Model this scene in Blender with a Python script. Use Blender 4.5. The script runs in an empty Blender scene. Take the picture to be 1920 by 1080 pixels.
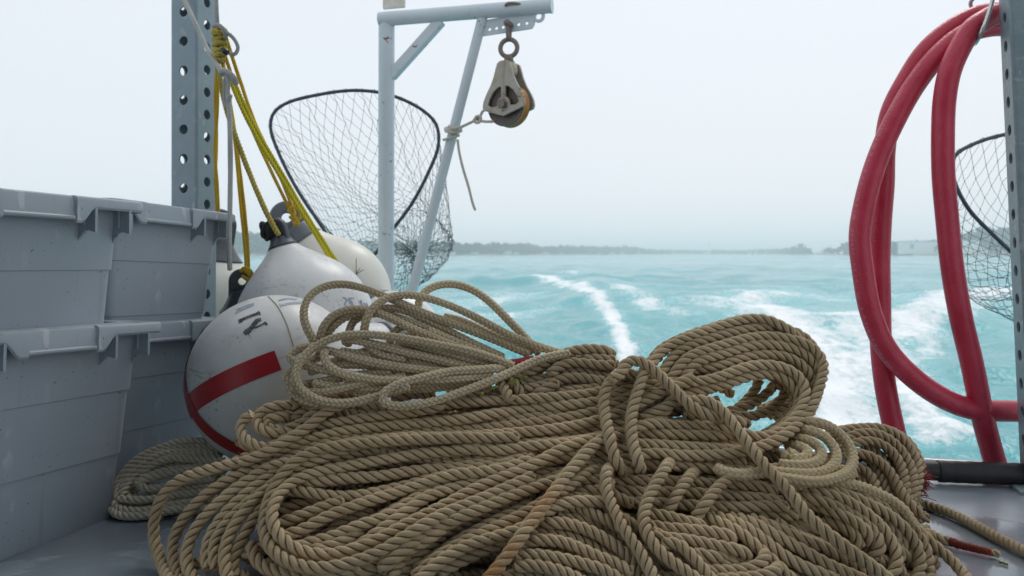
import bpy, bmesh, math, random
import numpy as np
from mathutils import Vector, Matrix, Quaternion, kdtree
from mathutils.bvhtree import BVHTree

random.seed(7); RNG = np.random.default_rng(7)
SC = bpy.context.scene
COL = SC.collection

# ------------------------------------------------------------------ camera
F = 1493.33            # focal length in photo pixels (28 mm lens)
CX, HY, CZ = 960.0, 476.0, 0.5
cam_d = bpy.data.cameras.new("camera"); cam = bpy.data.objects.new("camera", cam_d); COL.objects.link(cam)
cam.location = (0, 0, CZ); cam.rotation_euler = (math.radians(90), 0, 0)
cam_d.lens = 28.0; cam_d.sensor_width = 36.0; cam_d.shift_y = -(540 - HY) / 1920.0
cam_d.clip_start = 0.05; cam_d.clip_end = 9000
cam_d.dof.use_dof = True; cam_d.dof.focus_distance = 1.32; cam_d.dof.aperture_fstop = 7.1
SC.camera = cam

# ------------------------------------------------------------------ light
SUN_DIR = Vector((0.32, 0.80, 1.05)).normalized()
world = bpy.data.worlds.new("World"); SC.world = world; world.use_nodes = True
wn = world.node_tree; wn.nodes.clear()
wo = wn.nodes.new("ShaderNodeOutputWorld"); wb = wn.nodes.new("ShaderNodeBackground")
sky = wn.nodes.new("ShaderNodeTexSky"); sky.sky_type = 'NISHITA'; sky.sun_disc = False
sky.sun_elevation = math.asin(SUN_DIR.z); sky.sun_rotation = math.atan2(SUN_DIR.x, SUN_DIR.y)
sky.air_density = 1.2; sky.dust_density = 4.0
mx = wn.nodes.new("ShaderNodeMix"); mx.data_type = 'RGBA'; mx.inputs[0].default_value = 0.90   # overcast veil
mx.inputs[7].default_value = (8.85, 9.35, 10.0, 1)
wn.links.new(sky.outputs[0], mx.inputs[6]); wn.links.new(mx.outputs[2], wb.inputs[0])
wb.inputs[1].default_value = 0.10
wn.links.new(wb.outputs[0], wo.inputs[0])
sun_d = bpy.data.lights.new("sun", 'SUN'); sun = bpy.data.objects.new("sun", sun_d); COL.objects.link(sun)
sun_d.energy = 1.0; sun_d.angle = math.radians(25); sun_d.color = (1, 0.96, 0.9)
sun.rotation_euler = SUN_DIR.to_track_quat('Z', 'Y').to_euler(); sun.location = (0, 0, 30)
SC.view_settings.view_transform = 'Standard'; SC.view_settings.look = 'None'
SC.view_settings.exposure = 0.0; SC.view_settings.gamma = 1.0; SC.view_settings.use_curve_mapping = False
SC.cycles.use_denoising = True
try: SC.cycles.denoiser = 'OPENIMAGEDENOISE'
except Exception: pass
SC.cycles.max_bounces = 8; SC.cycles.diffuse_bounces = 4; SC.cycles.volume_bounces = 3
SC.cycles.caustics_reflective = False; SC.cycles.caustics_refractive = False

# ------------------------------------------------------------------ frame helpers
AFT = Vector((0.285, 0.9585, 0)).normalized(); RGT = Vector((AFT.y, -AFT.x, 0)); UP = Vector((0, 0, 1))
BOAT_ROT = math.atan2(RGT.y, RGT.x)
def P(px, py, Y): return Vector(((px - CX) / F * Y, Y, CZ - (py - HY) / F * Y))
def on_z(px, py, z):                      # point of a height plane
    Y = (CZ - z) * F / (py - HY); return P(px, py, Y)

# ------------------------------------------------------------------ object helpers
def tag(o, label=None, cat=None, group=None, kind=None):
    if label: o['label'] = label
    if cat: o['category'] = cat
    if group: o['group'] = group
    if kind: o['kind'] = kind
    return o
def link(o, parent=None):
    COL.objects.link(o)
    if parent is not None: o.parent = parent
    return o
def empty(name, loc=(0, 0, 0), rot=None):
    o = bpy.data.objects.new(name, None); o.location = loc; o.empty_display_size = 0.05
    if rot is not None: o.rotation_euler = rot
    return link(o)
def wparent(child, parent):               # keep world coordinates of child
    bpy.context.view_layer.update()
    child.parent = parent; child.matrix_parent_inverse = parent.matrix_world.inverted()
def obj(name, me, mat=None, parent=None, smooth=True, loc=None):
    if mat is not None and not me.materials: me.materials.append(mat)
    if smooth:
        me.polygons.foreach_set("use_smooth", [True] * len(me.polygons))
    o = bpy.data.objects.new(name, me); link(o, parent)
    if loc is not None: o.location = loc
    return o
class MB:
    """collects pieces into one mesh"""
    def __init__(s): s.v = []; s.f = []
    def add(s, v, f):
        n = len(s.v); s.v.extend([tuple(p) for p in v]); s.f.extend([tuple(i + n for i in q) for q in f]); return s
    def box(s, c, size, M=None):
        x, y, z = [k / 2 for k in size]; c = Vector(c)
        pts = [Vector((a * x, b * y, d * z)) for d in (-1, 1) for b in (-1, 1) for a in (-1, 1)]
        pts = [c + (M @ p if M else p) for p in pts]
        return s.add(pts, [(0, 2, 3, 1), (4, 5, 7, 6), (0, 1, 5, 4), (1, 3, 7, 5), (3, 2, 6, 7), (2, 0, 4, 6)])
    def tube(s, path, r, n=12, closed=False, cap=True):
        V, Fc = sweep(path, r, n, closed, cap); return s.add(V, Fc)
    def lathe(s, prof, n=48, M=None):       # prof: list (radius, z)
        V = []; Fc = []
        for (r, z) in prof:
            for k in range(n):
                a = 2 * math.pi * k / n; p = Vector((r * math.cos(a), r * math.sin(a), z)); V.append(M @ p if M else p)
        for i in range(len(prof) - 1):
            for k in range(n):
                a = i * n + k; b = i * n + (k + 1) % n; Fc.append((a, b, b + n, a + n))
        return s.add(V, Fc)
    def mesh(s, name='m', bevel=0, seg=2, ang=30, sharp=None):
        me = bpy.data.meshes.new(name); me.from_pydata(s.v, [], s.f); 
        if bevel:
            bm = bmesh.new(); bm.from_mesh(me); bmesh.ops.remove_doubles(bm, verts=bm.verts, dist=1e-6)
            es = [e for e in bm.edges if len(e.link_faces) == 2 and e.calc_face_angle(0) > math.radians(ang)]
            bmesh.ops.bevel(bm, geom=es, offset=bevel, segments=seg, profile=0.6, affect='EDGES', clamp_overlap=True)
            bmesh.ops.recalc_face_normals(bm, faces=bm.faces); bm.to_mesh(me); bm.free()
        me.update()
        return me
def auto_smooth(me, deg=35):
    bm = bmesh.new(); bm.from_mesh(me)
    for e in bm.edges: e.smooth = not (len(e.link_faces) == 2 and e.calc_face_angle(0) > math.radians(deg))
    for f in bm.faces: f.smooth = True
    bm.to_mesh(me); bm.free(); return me

def catmull(pts, step, closed=False):
    """resample a polyline through a Catmull-Rom spline at even arc steps"""
    p = np.array([tuple(q) for q in pts], float)
    if closed: p = np.vstack([p[-1], p, p[0], p[1]])
    else: p = np.vstack([2 * p[0] - p[1], p, 2 * p[-1] - p[-2]])
    out = []; K = 14
    for i in range(1, len(p) - 2):
        p0, p1, p2, p3 = p[i - 1], p[i], p[i + 1], p[i + 2]
        # centripetal
        t0 = 0; t1 = t0 + max(np.linalg.norm(p1 - p0), 1e-9) ** .5; t2 = t1 + max(np.linalg.norm(p2 - p1), 1e-9) ** .5; t3 = t2 + max(np.linalg.norm(p3 - p2), 1e-9) ** .5
        t = np.linspace(t1, t2, K, endpoint=False)[:, None]
        A1 = (t1 - t) / (t1 - t0) * p0 + (t - t0) / (t1 - t0) * p1; A2 = (t2 - t) / (t2 - t1) * p1 + (t - t1) / (t2 - t1) * p2
        A3 = (t3 - t) / (t3 - t2) * p2 + (t - t2) / (t3 - t2) * p3
        B1 = (t2 - t) / (t2 - t0) * A1 + (t - t0) / (t2 - t0) * A2; B2 = (t3 - t) / (t3 - t1) * A2 + (t - t1) / (t3 - t1) * A3
        out.append((t2 - t) / (t2 - t1) * B1 + (t - t1) / (t2 - t1) * B2)
    out.append(p[-2][None]); q = np.vstack(out)
    s = np.r_[0, np.cumsum(np.linalg.norm(np.diff(q, axis=0), axis=1))]
    n = max(3, int(round(s[-1] / step)) + 1); ss = np.linspace(0, s[-1], n)
    r = np.stack([np.interp(ss, s, q[:, k]) for k in range(3)], 1)
    return (r[:-1] if closed else r)
def frames(p):
    T = np.gradient(p, axis=0); T /= np.maximum(np.linalg.norm(T, axis=1, keepdims=True), 1e-12)
    N = np.zeros_like(T); a = np.array([0, 0, 1.0]) if abs(T[0, 2]) < .9 else np.array([1.0, 0, 0])
    n = a - T[0] * a.dot(T[0]); n /= np.linalg.norm(n); N[0] = n
    for i in range(1, len(p)):
        n = N[i - 1] - T[i] * N[i - 1].dot(T[i]); l = np.linalg.norm(n); N[i] = n / l if l > 1e-9 else N[i - 1]
    return T, N, np.cross(T, N)
def sweep(path, r, n=12, closed=False, cap=True):
    p = np.array([tuple(q) for q in path], float); m = len(p)
    if closed: 
        pp = np.vstack([p, p[:1]]); T, N, B = frames(pp)
        T, N, B = T[:-1], N[:-1], B[:-1]
    else: T, N, B = frames(p)
    rr = np.broadcast_to(np.asarray(r, float), (m,))
    th = np.linspace(0, 2 * np.pi, n, endpoint=False)
    V = p[:, None] + rr[:, None, None] * (np.cos(th)[None, :, None] * N[:, None] + np.sin(th)[None, :, None] * B[:, None])
    V = V.reshape(-1, 3); Fc = []
    for i in range(m if closed else m - 1):
        a = i * n; b = ((i + 1) % m) * n
        for k in range(n):
            k2 = (k + 1) % n; Fc.append((a + k, a + k2, b + k2, b + k))
    if cap and not closed:
        Fc.append(tuple(range(n - 1, -1, -1))); Fc.append(tuple((m - 1) * n + k for k in range(n)))
    return V, Fc
def np_mesh(name, V, Q, attrs=None):
    """fast quad mesh; attrs: name -> (type, array)"""
    me = bpy.data.meshes.new(name); V = np.asarray(V, np.float32); Q = np.asarray(Q, np.int32)
    me.vertices.add(len(V)); me.vertices.foreach_set("co", V.ravel())
    me.loops.add(Q.size); me.loops.foreach_set("vertex_index", Q.ravel())
    me.polygons.add(len(Q)); me.polygons.foreach_set("loop_start", np.arange(0, Q.size, Q.shape[1], dtype=np.int32))
    me.polygons.foreach_set("use_smooth", np.ones(len(Q), bool))
    me.update(calc_edges=True)
    for k, (ty, arr) in (attrs or {}).items():
        a = me.attributes.new(k, ty, 'POINT')
        a.data.foreach_set("vector" if ty == 'FLOAT_VECTOR' else "value", np.asarray(arr, np.float32).ravel())
    return me
def plate2d(outer, holes, th, bevel=0.0):
    """flat plate in local XZ (normal Y) with holes, thickness th"""
    cu = bpy.data.curves.new("c", 'CURVE'); cu.dimensions = '2D'; cu.fill_mode = 'BOTH'; cu.extrude = max(th / 2 - bevel, 1e-4); cu.bevel_depth = bevel; cu.bevel_resolution = 2
    for pts in [outer] + list(holes):
        sp = cu.splines.new('POLY'); sp.points.add(len(pts) - 1)
        for q, (x, y) in zip(sp.points, pts): q.co = (x, y, 0, 1)
        sp.use_cyclic_u = True
    o = bpy.data.objects.new("c", cu); COL.objects.link(o)
    dg = bpy.context.evaluated_depsgraph_get(); me = bpy.data.meshes.new_from_object(o.evaluated_get(dg))
    bpy.data.objects.remove(o); bpy.data.curves.remove(cu)
    me.transform(Matrix.Rotation(math.radians(90), 4, 'X'))
    me.materials.clear()
    return me
def circ(cx, cy, r, n=16): return [(cx + r * math.cos(2 * math.pi * k / n), cy + r * math.sin(2 * math.pi * k / n)) for k in range(n)]
def join_meshes(ms, name='m'):
    bm = bmesh.new()
    for m in ms: bm.from_mesh(m)
    me = bpy.data.meshes.new(name); bm.to_mesh(me); bm.free(); return me

# ------------------------------------------------------------------ materials
class NT:
    def __init__(s, name):
        s.m = bpy.data.materials.new(name); s.m.use_nodes = True; s.t = s.m.node_tree; s.p = s.t.nodes["Principled BSDF"]
    def n(s, ty, **kw):
        nd = s.t.nodes.new("ShaderNode" + ty)
        for k, v in kw.items(): setattr(nd, k, v)
        return nd
    def l(s, a, b): s.t.links.new(a, b)
    def coord(s, kind='Object', scale=(1, 1, 1), attr=None):
        if attr: c = s.n("Attribute", attribute_name=attr).outputs["Vector"]
        else: c = s.n("TexCoord").outputs[kind]
        mp = s.n("Mapping"); mp.inputs["Scale"].default_value = scale; s.l(c, mp.inputs[0]); return mp.outputs[0]
    def noise(s, vec, scale=5, detail=4, rough=0.55, dist=0):
        nd = s.n("TexNoise"); nd.inputs["Scale"].default_value = scale; nd.inputs["Detail"].default_value = detail
        nd.inputs["Roughness"].default_value = rough; nd.inputs["Distortion"].default_value = dist
        s.l(vec, nd.inputs["Vector"]); return nd.outputs["Fac"]
    def ramp(s, fac, stops):
        r = s.n("ValToRGB"); e = r.color_ramp.elements
        while len(e) < len(stops): e.new(0.5)
        for q, (p, c) in zip(e, stops): q.position = p; q.color = (c, c, c, 1) if isinstance(c, (int, float)) else (*c, 1)
        s.l(fac, r.inputs[0]); return r.outputs[0]
    def mix(s, fac, a, b, mode='MIX'):
        m = s.n("Mix", data_type='RGBA', blend_type=mode)
        for i, v in ((0, fac), (6, a), (7, b)):
            if isinstance(v, bpy.types.NodeSocket): s.l(v, m.inputs[i])
            elif i == 0: m.inputs[0].default_value = v
            else: m.inputs[i].default_value = (*v, 1)
        return m.outputs[2]
    def math(s, op, a, b=0.0, c=None):
        m = s.n("Math", operation=op)
        for i, v in enumerate((a, b) if c is None else (a, b, c)):
            if isinstance(v, bpy.types.NodeSocket): s.l(v, m.inputs[i])
            else: m.inputs[i].default_value = v
        return m.outputs[0]
    def bump(s, h, strength=0.3, dist=0.002):
        b = s.n("Bump"); b.inputs["Strength"].default_value = strength; b.inputs["Distance"].default_value = dist
        s.l(h, b.inputs["Height"]); s.l(b.outputs[0], s.p.inputs["Normal"])
    def set(s, **kw):
        for k, v in kw.items():
            i = s.p.inputs[{'color': "Base Color", 'rough': "Roughness", 'metal': "Metallic", 'spec': "Specular IOR Level", 'coat': "Coat Weight"}.get(k, k)]
            if isinstance(v, bpy.types.NodeSocket): s.l(v, i)
            elif k == 'color': i.default_value = (*v, 1)
            else: i.default_value = v
        return s

def painted(name, base, dirt, rough=0.4, scale=6, amount=0.5, spots=None, bump=0.15, spot_scale=60, spot_lo=0.66, spec=0.5, metal=0.0, scratch=0.0):
    k = NT(name); v = k.coord()
    n1 = k.noise(v, scale, 6, .62); n2 = k.noise(v, scale * 7, 4, .6)
    c = k.mix(k.math('MULTIPLY', k.ramp(n1, [(0.38, 0), (0.72, 1)]), amount), base, dirt)
    c = k.mix(k.math('MULTIPLY', k.ramp(n2, [(0.45, 0), (0.7, 1)]), amount * .35), c, tuple(x * .8 for x in base))
    if spots:
        sp = k.ramp(k.noise(v, spot_scale, 3, .5), [(spot_lo, 0), (spot_lo + .03, 1)])
        zone = k.ramp(k.noise(v, spot_scale * .12, 2, .5), [(0.54, 0), (0.64, 1)])
        c = k.mix(k.math('MULTIPLY', sp, zone), c, spots)
    if scratch:
        for sc in ((70, 70, 3), (4, 60, 50)):
            s_ = k.ramp(k.noise(k.coord(scale=sc), 1.6, 2, .5, .35), [(0.635, 0), (0.66, 1)])
            z_ = k.ramp(k.noise(v, 9, 3), [(0.5, 0), (0.62, scratch)])
            c = k.mix(k.math('MULTIPLY', s_, z_), c, tuple(x * .45 for x in base))
    k.set(color=c, rough=k.math('ADD', k.math('MULTIPLY', n2, .25), rough - .12), spec=spec, metal=metal)
    k.bump(n2, bump, .001)
    return k.m
def tote_mat(base):
    k = NT("tote_plastic"); v = k.coord()
    n1 = k.noise(v, 5, 5, .6)
    fleck = k.noise(k.coord(scale=(1, 1, .45)), 30, 2, .5)
    c = k.mix(k.ramp(n1, [(0.35, 0), (0.7, .6)]), base, tuple(x * 1.12 + .008 for x in base))
    scuff = k.math('MULTIPLY', k.ramp(fleck, [(0.63, 0), (0.69, 1)]), k.ramp(k.noise(v, 7, 2), [(0.36, 0), (0.56, .65)]))
    c = k.mix(scuff, c, (.56, .58, .60))
    c = k.mix(k.ramp(k.noise(k.coord(scale=(9, 9, .5)), 6, 3, .6), [(0.62, 0), (0.75, .28)]), c, (.20, .23, .25))
    dots = k.ramp(k.noise(v, 140, 1, .5), [(0.74, 0), (0.77, .7)])
    c = k.mix(dots, c, (.06, .065, .07))
    k.set(color=c, rough=k.math('ADD', k.math('MULTIPLY', n1, .25), .33)); k.bump(k.noise(v, 260, 3), .12, .0008); return k.m
M_TOTE = tote_mat((0.335, 0.385, 0.43))
M_GALV = painted("galvanised_grey_paint", (0.235, 0.31, 0.355), (0.30, 0.375, 0.415), rough=.42, scale=9, amount=.7, spots=(.44, .48, .5), spot_scale=45, spot_lo=.60, bump=.35)
M_GALV2 = painted("weathered_galvanised_paint", (0.20, 0.265, 0.29), (0.31, 0.375, 0.40), rough=.38, scale=14, amount=.9, spots=(.42, .46, .48), spot_scale=55, spot_lo=.55, bump=.6)
M_DAVIT = painted("pale_blue_grey_paint", (0.57, 0.65, 0.69), (0.63, 0.695, 0.725), rough=.38, scale=8, amount=.6, spots=(.17, .07, .035), spot_scale=60, spot_lo=.63, bump=.2)
M_SIGN = painted("stained_white_plate", (0.72, 0.70, 0.64), (0.5, 0.4, 0.22), rough=.5, scale=14, amount=.8)
M_WVINYL = painted("white_vinyl", (0.75, 0.75, 0.745), (0.60, 0.59, 0.56), rough=.30, scale=5, amount=.5, spots=(.25, .2, .15), spot_scale=70, spot_lo=.70, bump=.08, scratch=.4)
M_WVINYL2 = painted("scuffed_white_vinyl", (0.70, 0.70, 0.69), (0.50, 0.49, 0.45), rough=.36, scale=7, amount=.8, spots=(.30, .26, .21), spot_scale=110, spot_lo=.66, bump=.12, scratch=.8)
M_CREAM = painted("aged_cream_vinyl", (0.78, 0.765, 0.69), (0.68, 0.65, 0.55), rough=.38, scale=4, amount=.5, bump=.06)
M_DCAP = painted("dark_blue_grey_vinyl", (0.055, 0.062, 0.078), (0.12, 0.13, 0.15), rough=.36, scale=14, amount=.6, bump=.2)
M_GCAP = painted("grey_blue_vinyl", (0.13, 0.145, 0.17), (0.19, 0.21, 0.24), rough=.4, scale=12, amount=.5)
M_RED = painted("red_tape", (0.38, 0.006, 0.014), (0.26, 0.004, 0.01), rough=.38, scale=20, amount=.4, bump=.1)
M_MARK = painted("black_marker_ink", (0.012, 0.012, 0.014), (0.25, 0.25, 0.26), rough=.6, scale=90, amount=.9)
M_MARKB = painted("faded_blue_ink", (0.20, 0.25, 0.34), (0.5, 0.52, 0.56), rough=.5, scale=60, amount=.9)
M_IRON = painted("rusty_iron", (0.21, 0.185, 0.17), (0.26, 0.17, 0.125), rough=.5, scale=40, amount=.7, bump=.5, metal=.3)
M_CAST = painted("worn_cast_metal", (0.42, 0.41, 0.37), (0.36, 0.27, 0.15), rough=.45, scale=26, amount=.9, spots=(.08, .065, .05), spot_scale=110, spot_lo=.56, bump=.6, metal=.35)
M_SHEAVE = painted("dark_sheave_steel", (0.11, 0.10, 0.095), (0.16, 0.12, 0.09), rough=.45, scale=25, amount=.8, bump=.4, metal=.4)
M_BRASS = painted("rust_orange_groove", (0.44, 0.20, 0.035), (0.30, 0.13, 0.03), rough=.42, scale=30, amount=.7, metal=.3)
M_STEEL = painted("bright_steel_wire", (0.62, 0.62, 0.60), (0.45, 0.45, 0.43), rough=.26, scale=40, amount=.5, metal=.9)
M_BLACK = painted("black_rubber_foam", (0.010, 0.011, 0.012), (0.03, 0.03, 0.032), rough=.5, scale=30, amount=.5, bump=.3)
M_NETF = painted("dark_blue_grey_hoop", (0.035, 0.042, 0.065), (0.08, 0.09, 0.12), rough=.35, scale=30, amount=.6)
M_NET = painted("teal_grey_twine", (0.07, 0.10, 0.11), (0.11, 0.14, 0.15), rough=.7, scale=60, amount=.6)

def rope_mat(name, base, light, dirt, stain=(.50, .22, .06), groove=.92, var=.55, g0=.50, g1=.95):
    k = NT(name); v = k.coord()
    uv = k.coord(attr="rope_uv")
    fib = k.noise(k.coord(attr="rope_uv", scale=(26, 3.2, 1)), 1.0, 3, .6)
    big = k.noise(v, 2.6, 3, .6); blot = k.noise(v, 9, 4, .6); blot2 = k.noise(v, 42, 3, .6)
    c = k.mix(k.ramp(fib, [(0.3, 0), (0.7, 1)]), base, light)
    c = k.mix(k.math('MULTIPLY', k.ramp(blot, [(0.42, 0), (0.75, 1)]), var), c, tuple(x * .62 for x in base))
    c = k.mix(k.math('MULTIPLY', k.ramp(blot2, [(0.55, 0), (0.8, 1)]), .35), c, tuple(min(1, x * 1.25) for x in light))
    c = k.mix(k.ramp(big, [(0.52, 0), (0.68, .42)]), c, tuple(x * .58 for x in base))
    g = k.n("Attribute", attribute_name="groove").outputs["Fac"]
    c = k.mix(k.math('MULTIPLY', k.ramp(g, [(g0, 0), (g1, 1)]), groove), c, dirt)  # lay grooves darkened: settled dirt plus crevice shade put into the colour
    tn = k.n("Attribute", attribute_name="tint").outputs["Fac"]; c = k.mix(tn, k.mix(.28, c, (.10, .07, .04)), c)
    st = k.n("Attribute", attribute_name="stain").outputs["Fac"]
    c = k.mix(k.math('MULTIPLY', st, k.ramp(blot2, [(0.44, .12), (0.62, 1)])), c, stain)
    k.set(color=c, rough=.85, spec=.18); k.bump(fib, .5, .0012); return k.m
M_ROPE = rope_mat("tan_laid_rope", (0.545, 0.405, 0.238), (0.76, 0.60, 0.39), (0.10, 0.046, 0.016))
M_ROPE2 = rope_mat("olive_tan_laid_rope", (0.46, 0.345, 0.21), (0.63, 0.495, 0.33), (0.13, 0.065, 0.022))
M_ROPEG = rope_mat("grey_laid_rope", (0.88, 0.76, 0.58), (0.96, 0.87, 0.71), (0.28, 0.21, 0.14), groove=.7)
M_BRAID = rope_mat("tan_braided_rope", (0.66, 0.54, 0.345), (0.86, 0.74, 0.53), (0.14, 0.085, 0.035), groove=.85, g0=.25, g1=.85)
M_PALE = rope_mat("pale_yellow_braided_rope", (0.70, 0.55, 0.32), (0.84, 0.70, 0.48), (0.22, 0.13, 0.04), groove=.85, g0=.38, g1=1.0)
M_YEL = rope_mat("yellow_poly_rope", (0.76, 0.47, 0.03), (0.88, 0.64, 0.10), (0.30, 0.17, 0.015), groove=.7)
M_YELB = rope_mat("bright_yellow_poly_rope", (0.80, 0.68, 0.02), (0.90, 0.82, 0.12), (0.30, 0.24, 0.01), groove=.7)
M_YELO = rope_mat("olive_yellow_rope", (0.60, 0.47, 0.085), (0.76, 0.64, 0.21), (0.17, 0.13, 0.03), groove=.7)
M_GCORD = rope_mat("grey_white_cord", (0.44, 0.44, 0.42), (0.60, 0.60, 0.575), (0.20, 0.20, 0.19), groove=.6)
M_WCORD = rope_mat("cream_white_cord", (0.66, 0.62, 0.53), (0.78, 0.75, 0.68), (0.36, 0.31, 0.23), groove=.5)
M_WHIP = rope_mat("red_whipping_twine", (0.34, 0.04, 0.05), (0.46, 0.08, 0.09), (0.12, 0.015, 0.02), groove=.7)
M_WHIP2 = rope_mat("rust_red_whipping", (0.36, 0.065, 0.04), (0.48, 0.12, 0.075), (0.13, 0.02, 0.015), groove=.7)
def hose_mat():
    k = NT("red_rubber_hose"); v = k.coord()
    n = k.noise(v, 14, 4, .6)
    w = k.n("TexVoronoi"); w.inputs["Scale"].default_value = 1.0; k.l(k.coord(attr="rope_uv", scale=(30, 1.9, 1)), w.inputs["Vector"])
    c = k.mix(k.ramp(n, [(0.35, 0), (0.7, 1)]), (0.50, 0.022, 0.055), (0.59, 0.048, 0.092))
    st = k.n("Attribute", attribute_name="groove").outputs["Fac"]
    c = k.mix(k.math('MULTIPLY', st, k.ramp(k.noise(k.coord(attr="rope_uv", scale=(3, 2.2, 1)), 1, 2), [(0.45, 0), (.6, .55)])), c, (0.62, 0.28, 0.32))
    k.set(color=c, rough=.36, spec=.5); k.bump(w.outputs["Distance"], .35, .0018); return k.m
M_HOSE = hose_mat()
def deck_mat():
    k = NT("wet_grey_deck_paint"); v = k.coord()
    n1 = k.noise(v, 2.2, 5, .6, .6); n2 = k.noise(v, 90, 4, .6); n3 = k.noise(v, 6.5, 5, .65, .4)
    wet = k.ramp(n1, [(0.47, 0), (0.53, 1)])
    c = k.mix(k.ramp(n3, [(0.35, 0), (0.7, 1)]), (0.245, 0.29, 0.33), (0.325, 0.37, 0.415))
    c = k.mix(k.math('MULTIPLY', wet, .45), c, (0.12, 0.145, 0.165))
    c = k.mix(k.ramp(k.noise(v, 120, 2, .5), [(0.76, 0), (0.79, .8)]), c, (.05, .05, .05))
    r = k.math('SUBTRACT', .33, k.math('MULTIPLY', wet, .25)); r = k.math('ADD', r, k.math('MULTIPLY', n2, .08))
    sx = k.n("SeparateXYZ"); k.l(k.n("TexCoord").outputs["Object"], sx.inputs[0]); open_ = k.ramp(k.math('MULTIPLY', k.math('SUBTRACT', sx.outputs[0], .35), 2.0), [(0, 0), (1, 1)])
    r = k.math('SUBTRACT', r, k.math('MULTIPLY', open_, .02)); r = k.math('MAXIMUM', r, .04)
    k.set(color=c, rough=r, spec=k.math('ADD', .5, k.math('MULTIPLY', open_, .5)), coat=k.math('MULTIPLY', open_, .8)); k.p.inputs["Coat Roughness"].default_value = .24
    h = k.math('MULTIPLY', n2, k.math('SUBTRACT', 1.0, k.math('MULTIPLY', wet, .85))); k.bump(h, .35, .002); return k.m
M_DECK = deck_mat()
M_ROOF = painted("unseen_panel_paint", (0.32, 0.34, 0.36), (0.28, 0.3, 0.32), rough=.6, scale=2, amount=.3)
# ================================================================== the setting
WZ = -1.0                                  # water level below the deck
# ---- deck (stern of the boat)
def build_deck():
    edge = [(1.9, 1.62), (1.6, 1.72), (0.62, 2.0), (0.25, 2.42), (-1.6, 3.0), (-1.9, 3.05)]
    near = [(-1.9, -1.2), (1.9, -1.2)]
    top = edge + near; n = len(top); mb = MB()
    V = [(x, y, 0) for x, y in top] + [(x, y, WZ - .3) for x, y in top]
    mb.add(V, [tuple(range(n - 1, -1, -1))] + [(i, (i + 1) % n, (i + 1) % n + n, i + n) for i in range(n)])
    me = mb.mesh("deck"); bm = bmesh.new(); bm.from_mesh(me); bmesh.ops.recalc_face_normals(bm, faces=bm.faces); bm.to_mesh(me); bm.free()
    o = obj("deck", me, M_DECK, smooth=False); tag(o, kind='structure')
    # rounded transom cap along the aft edge
    c = MB(); path = catmull([(x, y - .012, .006) for x, y in edge[1:-1]], .03)
    c.tube(path, .020, 12); o2 = obj("transom_cap", c.mesh(), M_DECK); o2.parent = o
    return o
build_deck()
# ---- unseen roof and bulkhead, added and sized to keep light off the deck
mb = MB(); mb.box((0, .10, 1.52), (2.9, 2.2, .06)); tag(obj("unseen_roof", mb.mesh(), M_ROOF, smooth=False), kind='structure').rotation_euler[2] = BOAT_ROT

mb = MB(); mb.box((0, -.95, .75), (2.8, .06, 1.5)); tag(obj("unseen_bulkhead", mb.mesh(), M_ROOF, smooth=False), kind='structure').rotation_euler[2] = BOAT_ROT
# ---- water with the wake
def wpt(px, py):
    d = (CZ - WZ) * F / (py - HY); return np.array([(px - CX) / F * d, d])
FOAM = [  # photo course of each foam band on the water plane, half-width in metres, strength
    ([(1000, 536), (1030, 541), (1062, 552), (1097, 568), (1122, 587), (1142, 612), (1157, 637), (1168, 662), (1178, 700)], [.42, .44, .40, .34, .27, .21, .16, .14, .12], 1.02),
    ([(1158, 552), (1190, 580), (1226, 606)], [.5, .4, .35], .8),
    ([(1240, 606), (1285, 614)], [.4, .4], .55),
    ([(1330, 600), (1380, 580), (1430, 566), (1500, 562), (1580, 566), (1640, 572)], [.7, 1.0, 1.2, 1.3, 1.2, .9], .74),
    ([(1420, 590), (1470, 610), (1520, 640), (1550, 690), (1565, 750), (1580, 830)], [.95, .95, .85, .62, .46, .38], 1.08),
    ([(1600, 600), (1610, 650), (1620, 720), (1600, 790)], [1.1, .8, .5, .3], .85),
    ([(1685, 650), (1710, 622), (1760, 590), (1820, 572), (1900, 556), (2000, 545)], [.55, .6, .8, .9, 1.0, 1.1], 1.0),
    ([(1672, 660), (1690, 720), (1708, 770), (1735, 815), (1765, 865)], [.30, .26, .24, .22, .2], 1.0),
    ([(1740, 690), (1728, 640), (1750, 612)], [.2, .25, .35], .7),
    ([(800, 640), (860, 612), (930, 596), (1000, 590)], [.5, .6, .7, .8], .62),
    ([(820, 590), (900, 575), (985, 560)], [.6, .9, 1.0], .62),
    ([(930, 640), (860, 660), (800, 690)], [.35, .4, .4], .5),
    ([(830, 524), (860, 524)], [1.0, 1.0], .7),
    ([(1055, 520), (1080, 522)], [1.0, 1.0], .6),
]
RIDGE = [  # wake crests: course, half-width, height
    ([(720, 545), (820, 533), (880, 531), (960, 537), (1030, 541), (1100, 568), (1142, 612), (1168, 662), (1185, 740)], [3, 2.6, 2.3, 2.0, 1.6, 1.2, .8, .6, .5], [.30, .36, .36, .32, .34, .28, .22, .16, .12]),
    ([(1020, 512), (1090, 527), (1160, 552), (1230, 588), (1300, 640)], [2.5, 2.2, 1.8, 1.4, 1.0], [.28, .30, .30, .24, .15]),
    ([(1290, 620), (1380, 570), (1460, 545), (1560, 540), (1680, 556), (1740, 600)], [1.2, 1.6, 2.2, 2.2, 1.6, 1.0], [.12, .2, .26, .26, .2, .12]),
    ([(1685, 650), (1760, 590), (1900, 556), (2050, 540)], [.8, 1.2, 1.6, 1.8], [.14, .2, .22, .2]),
]
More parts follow.
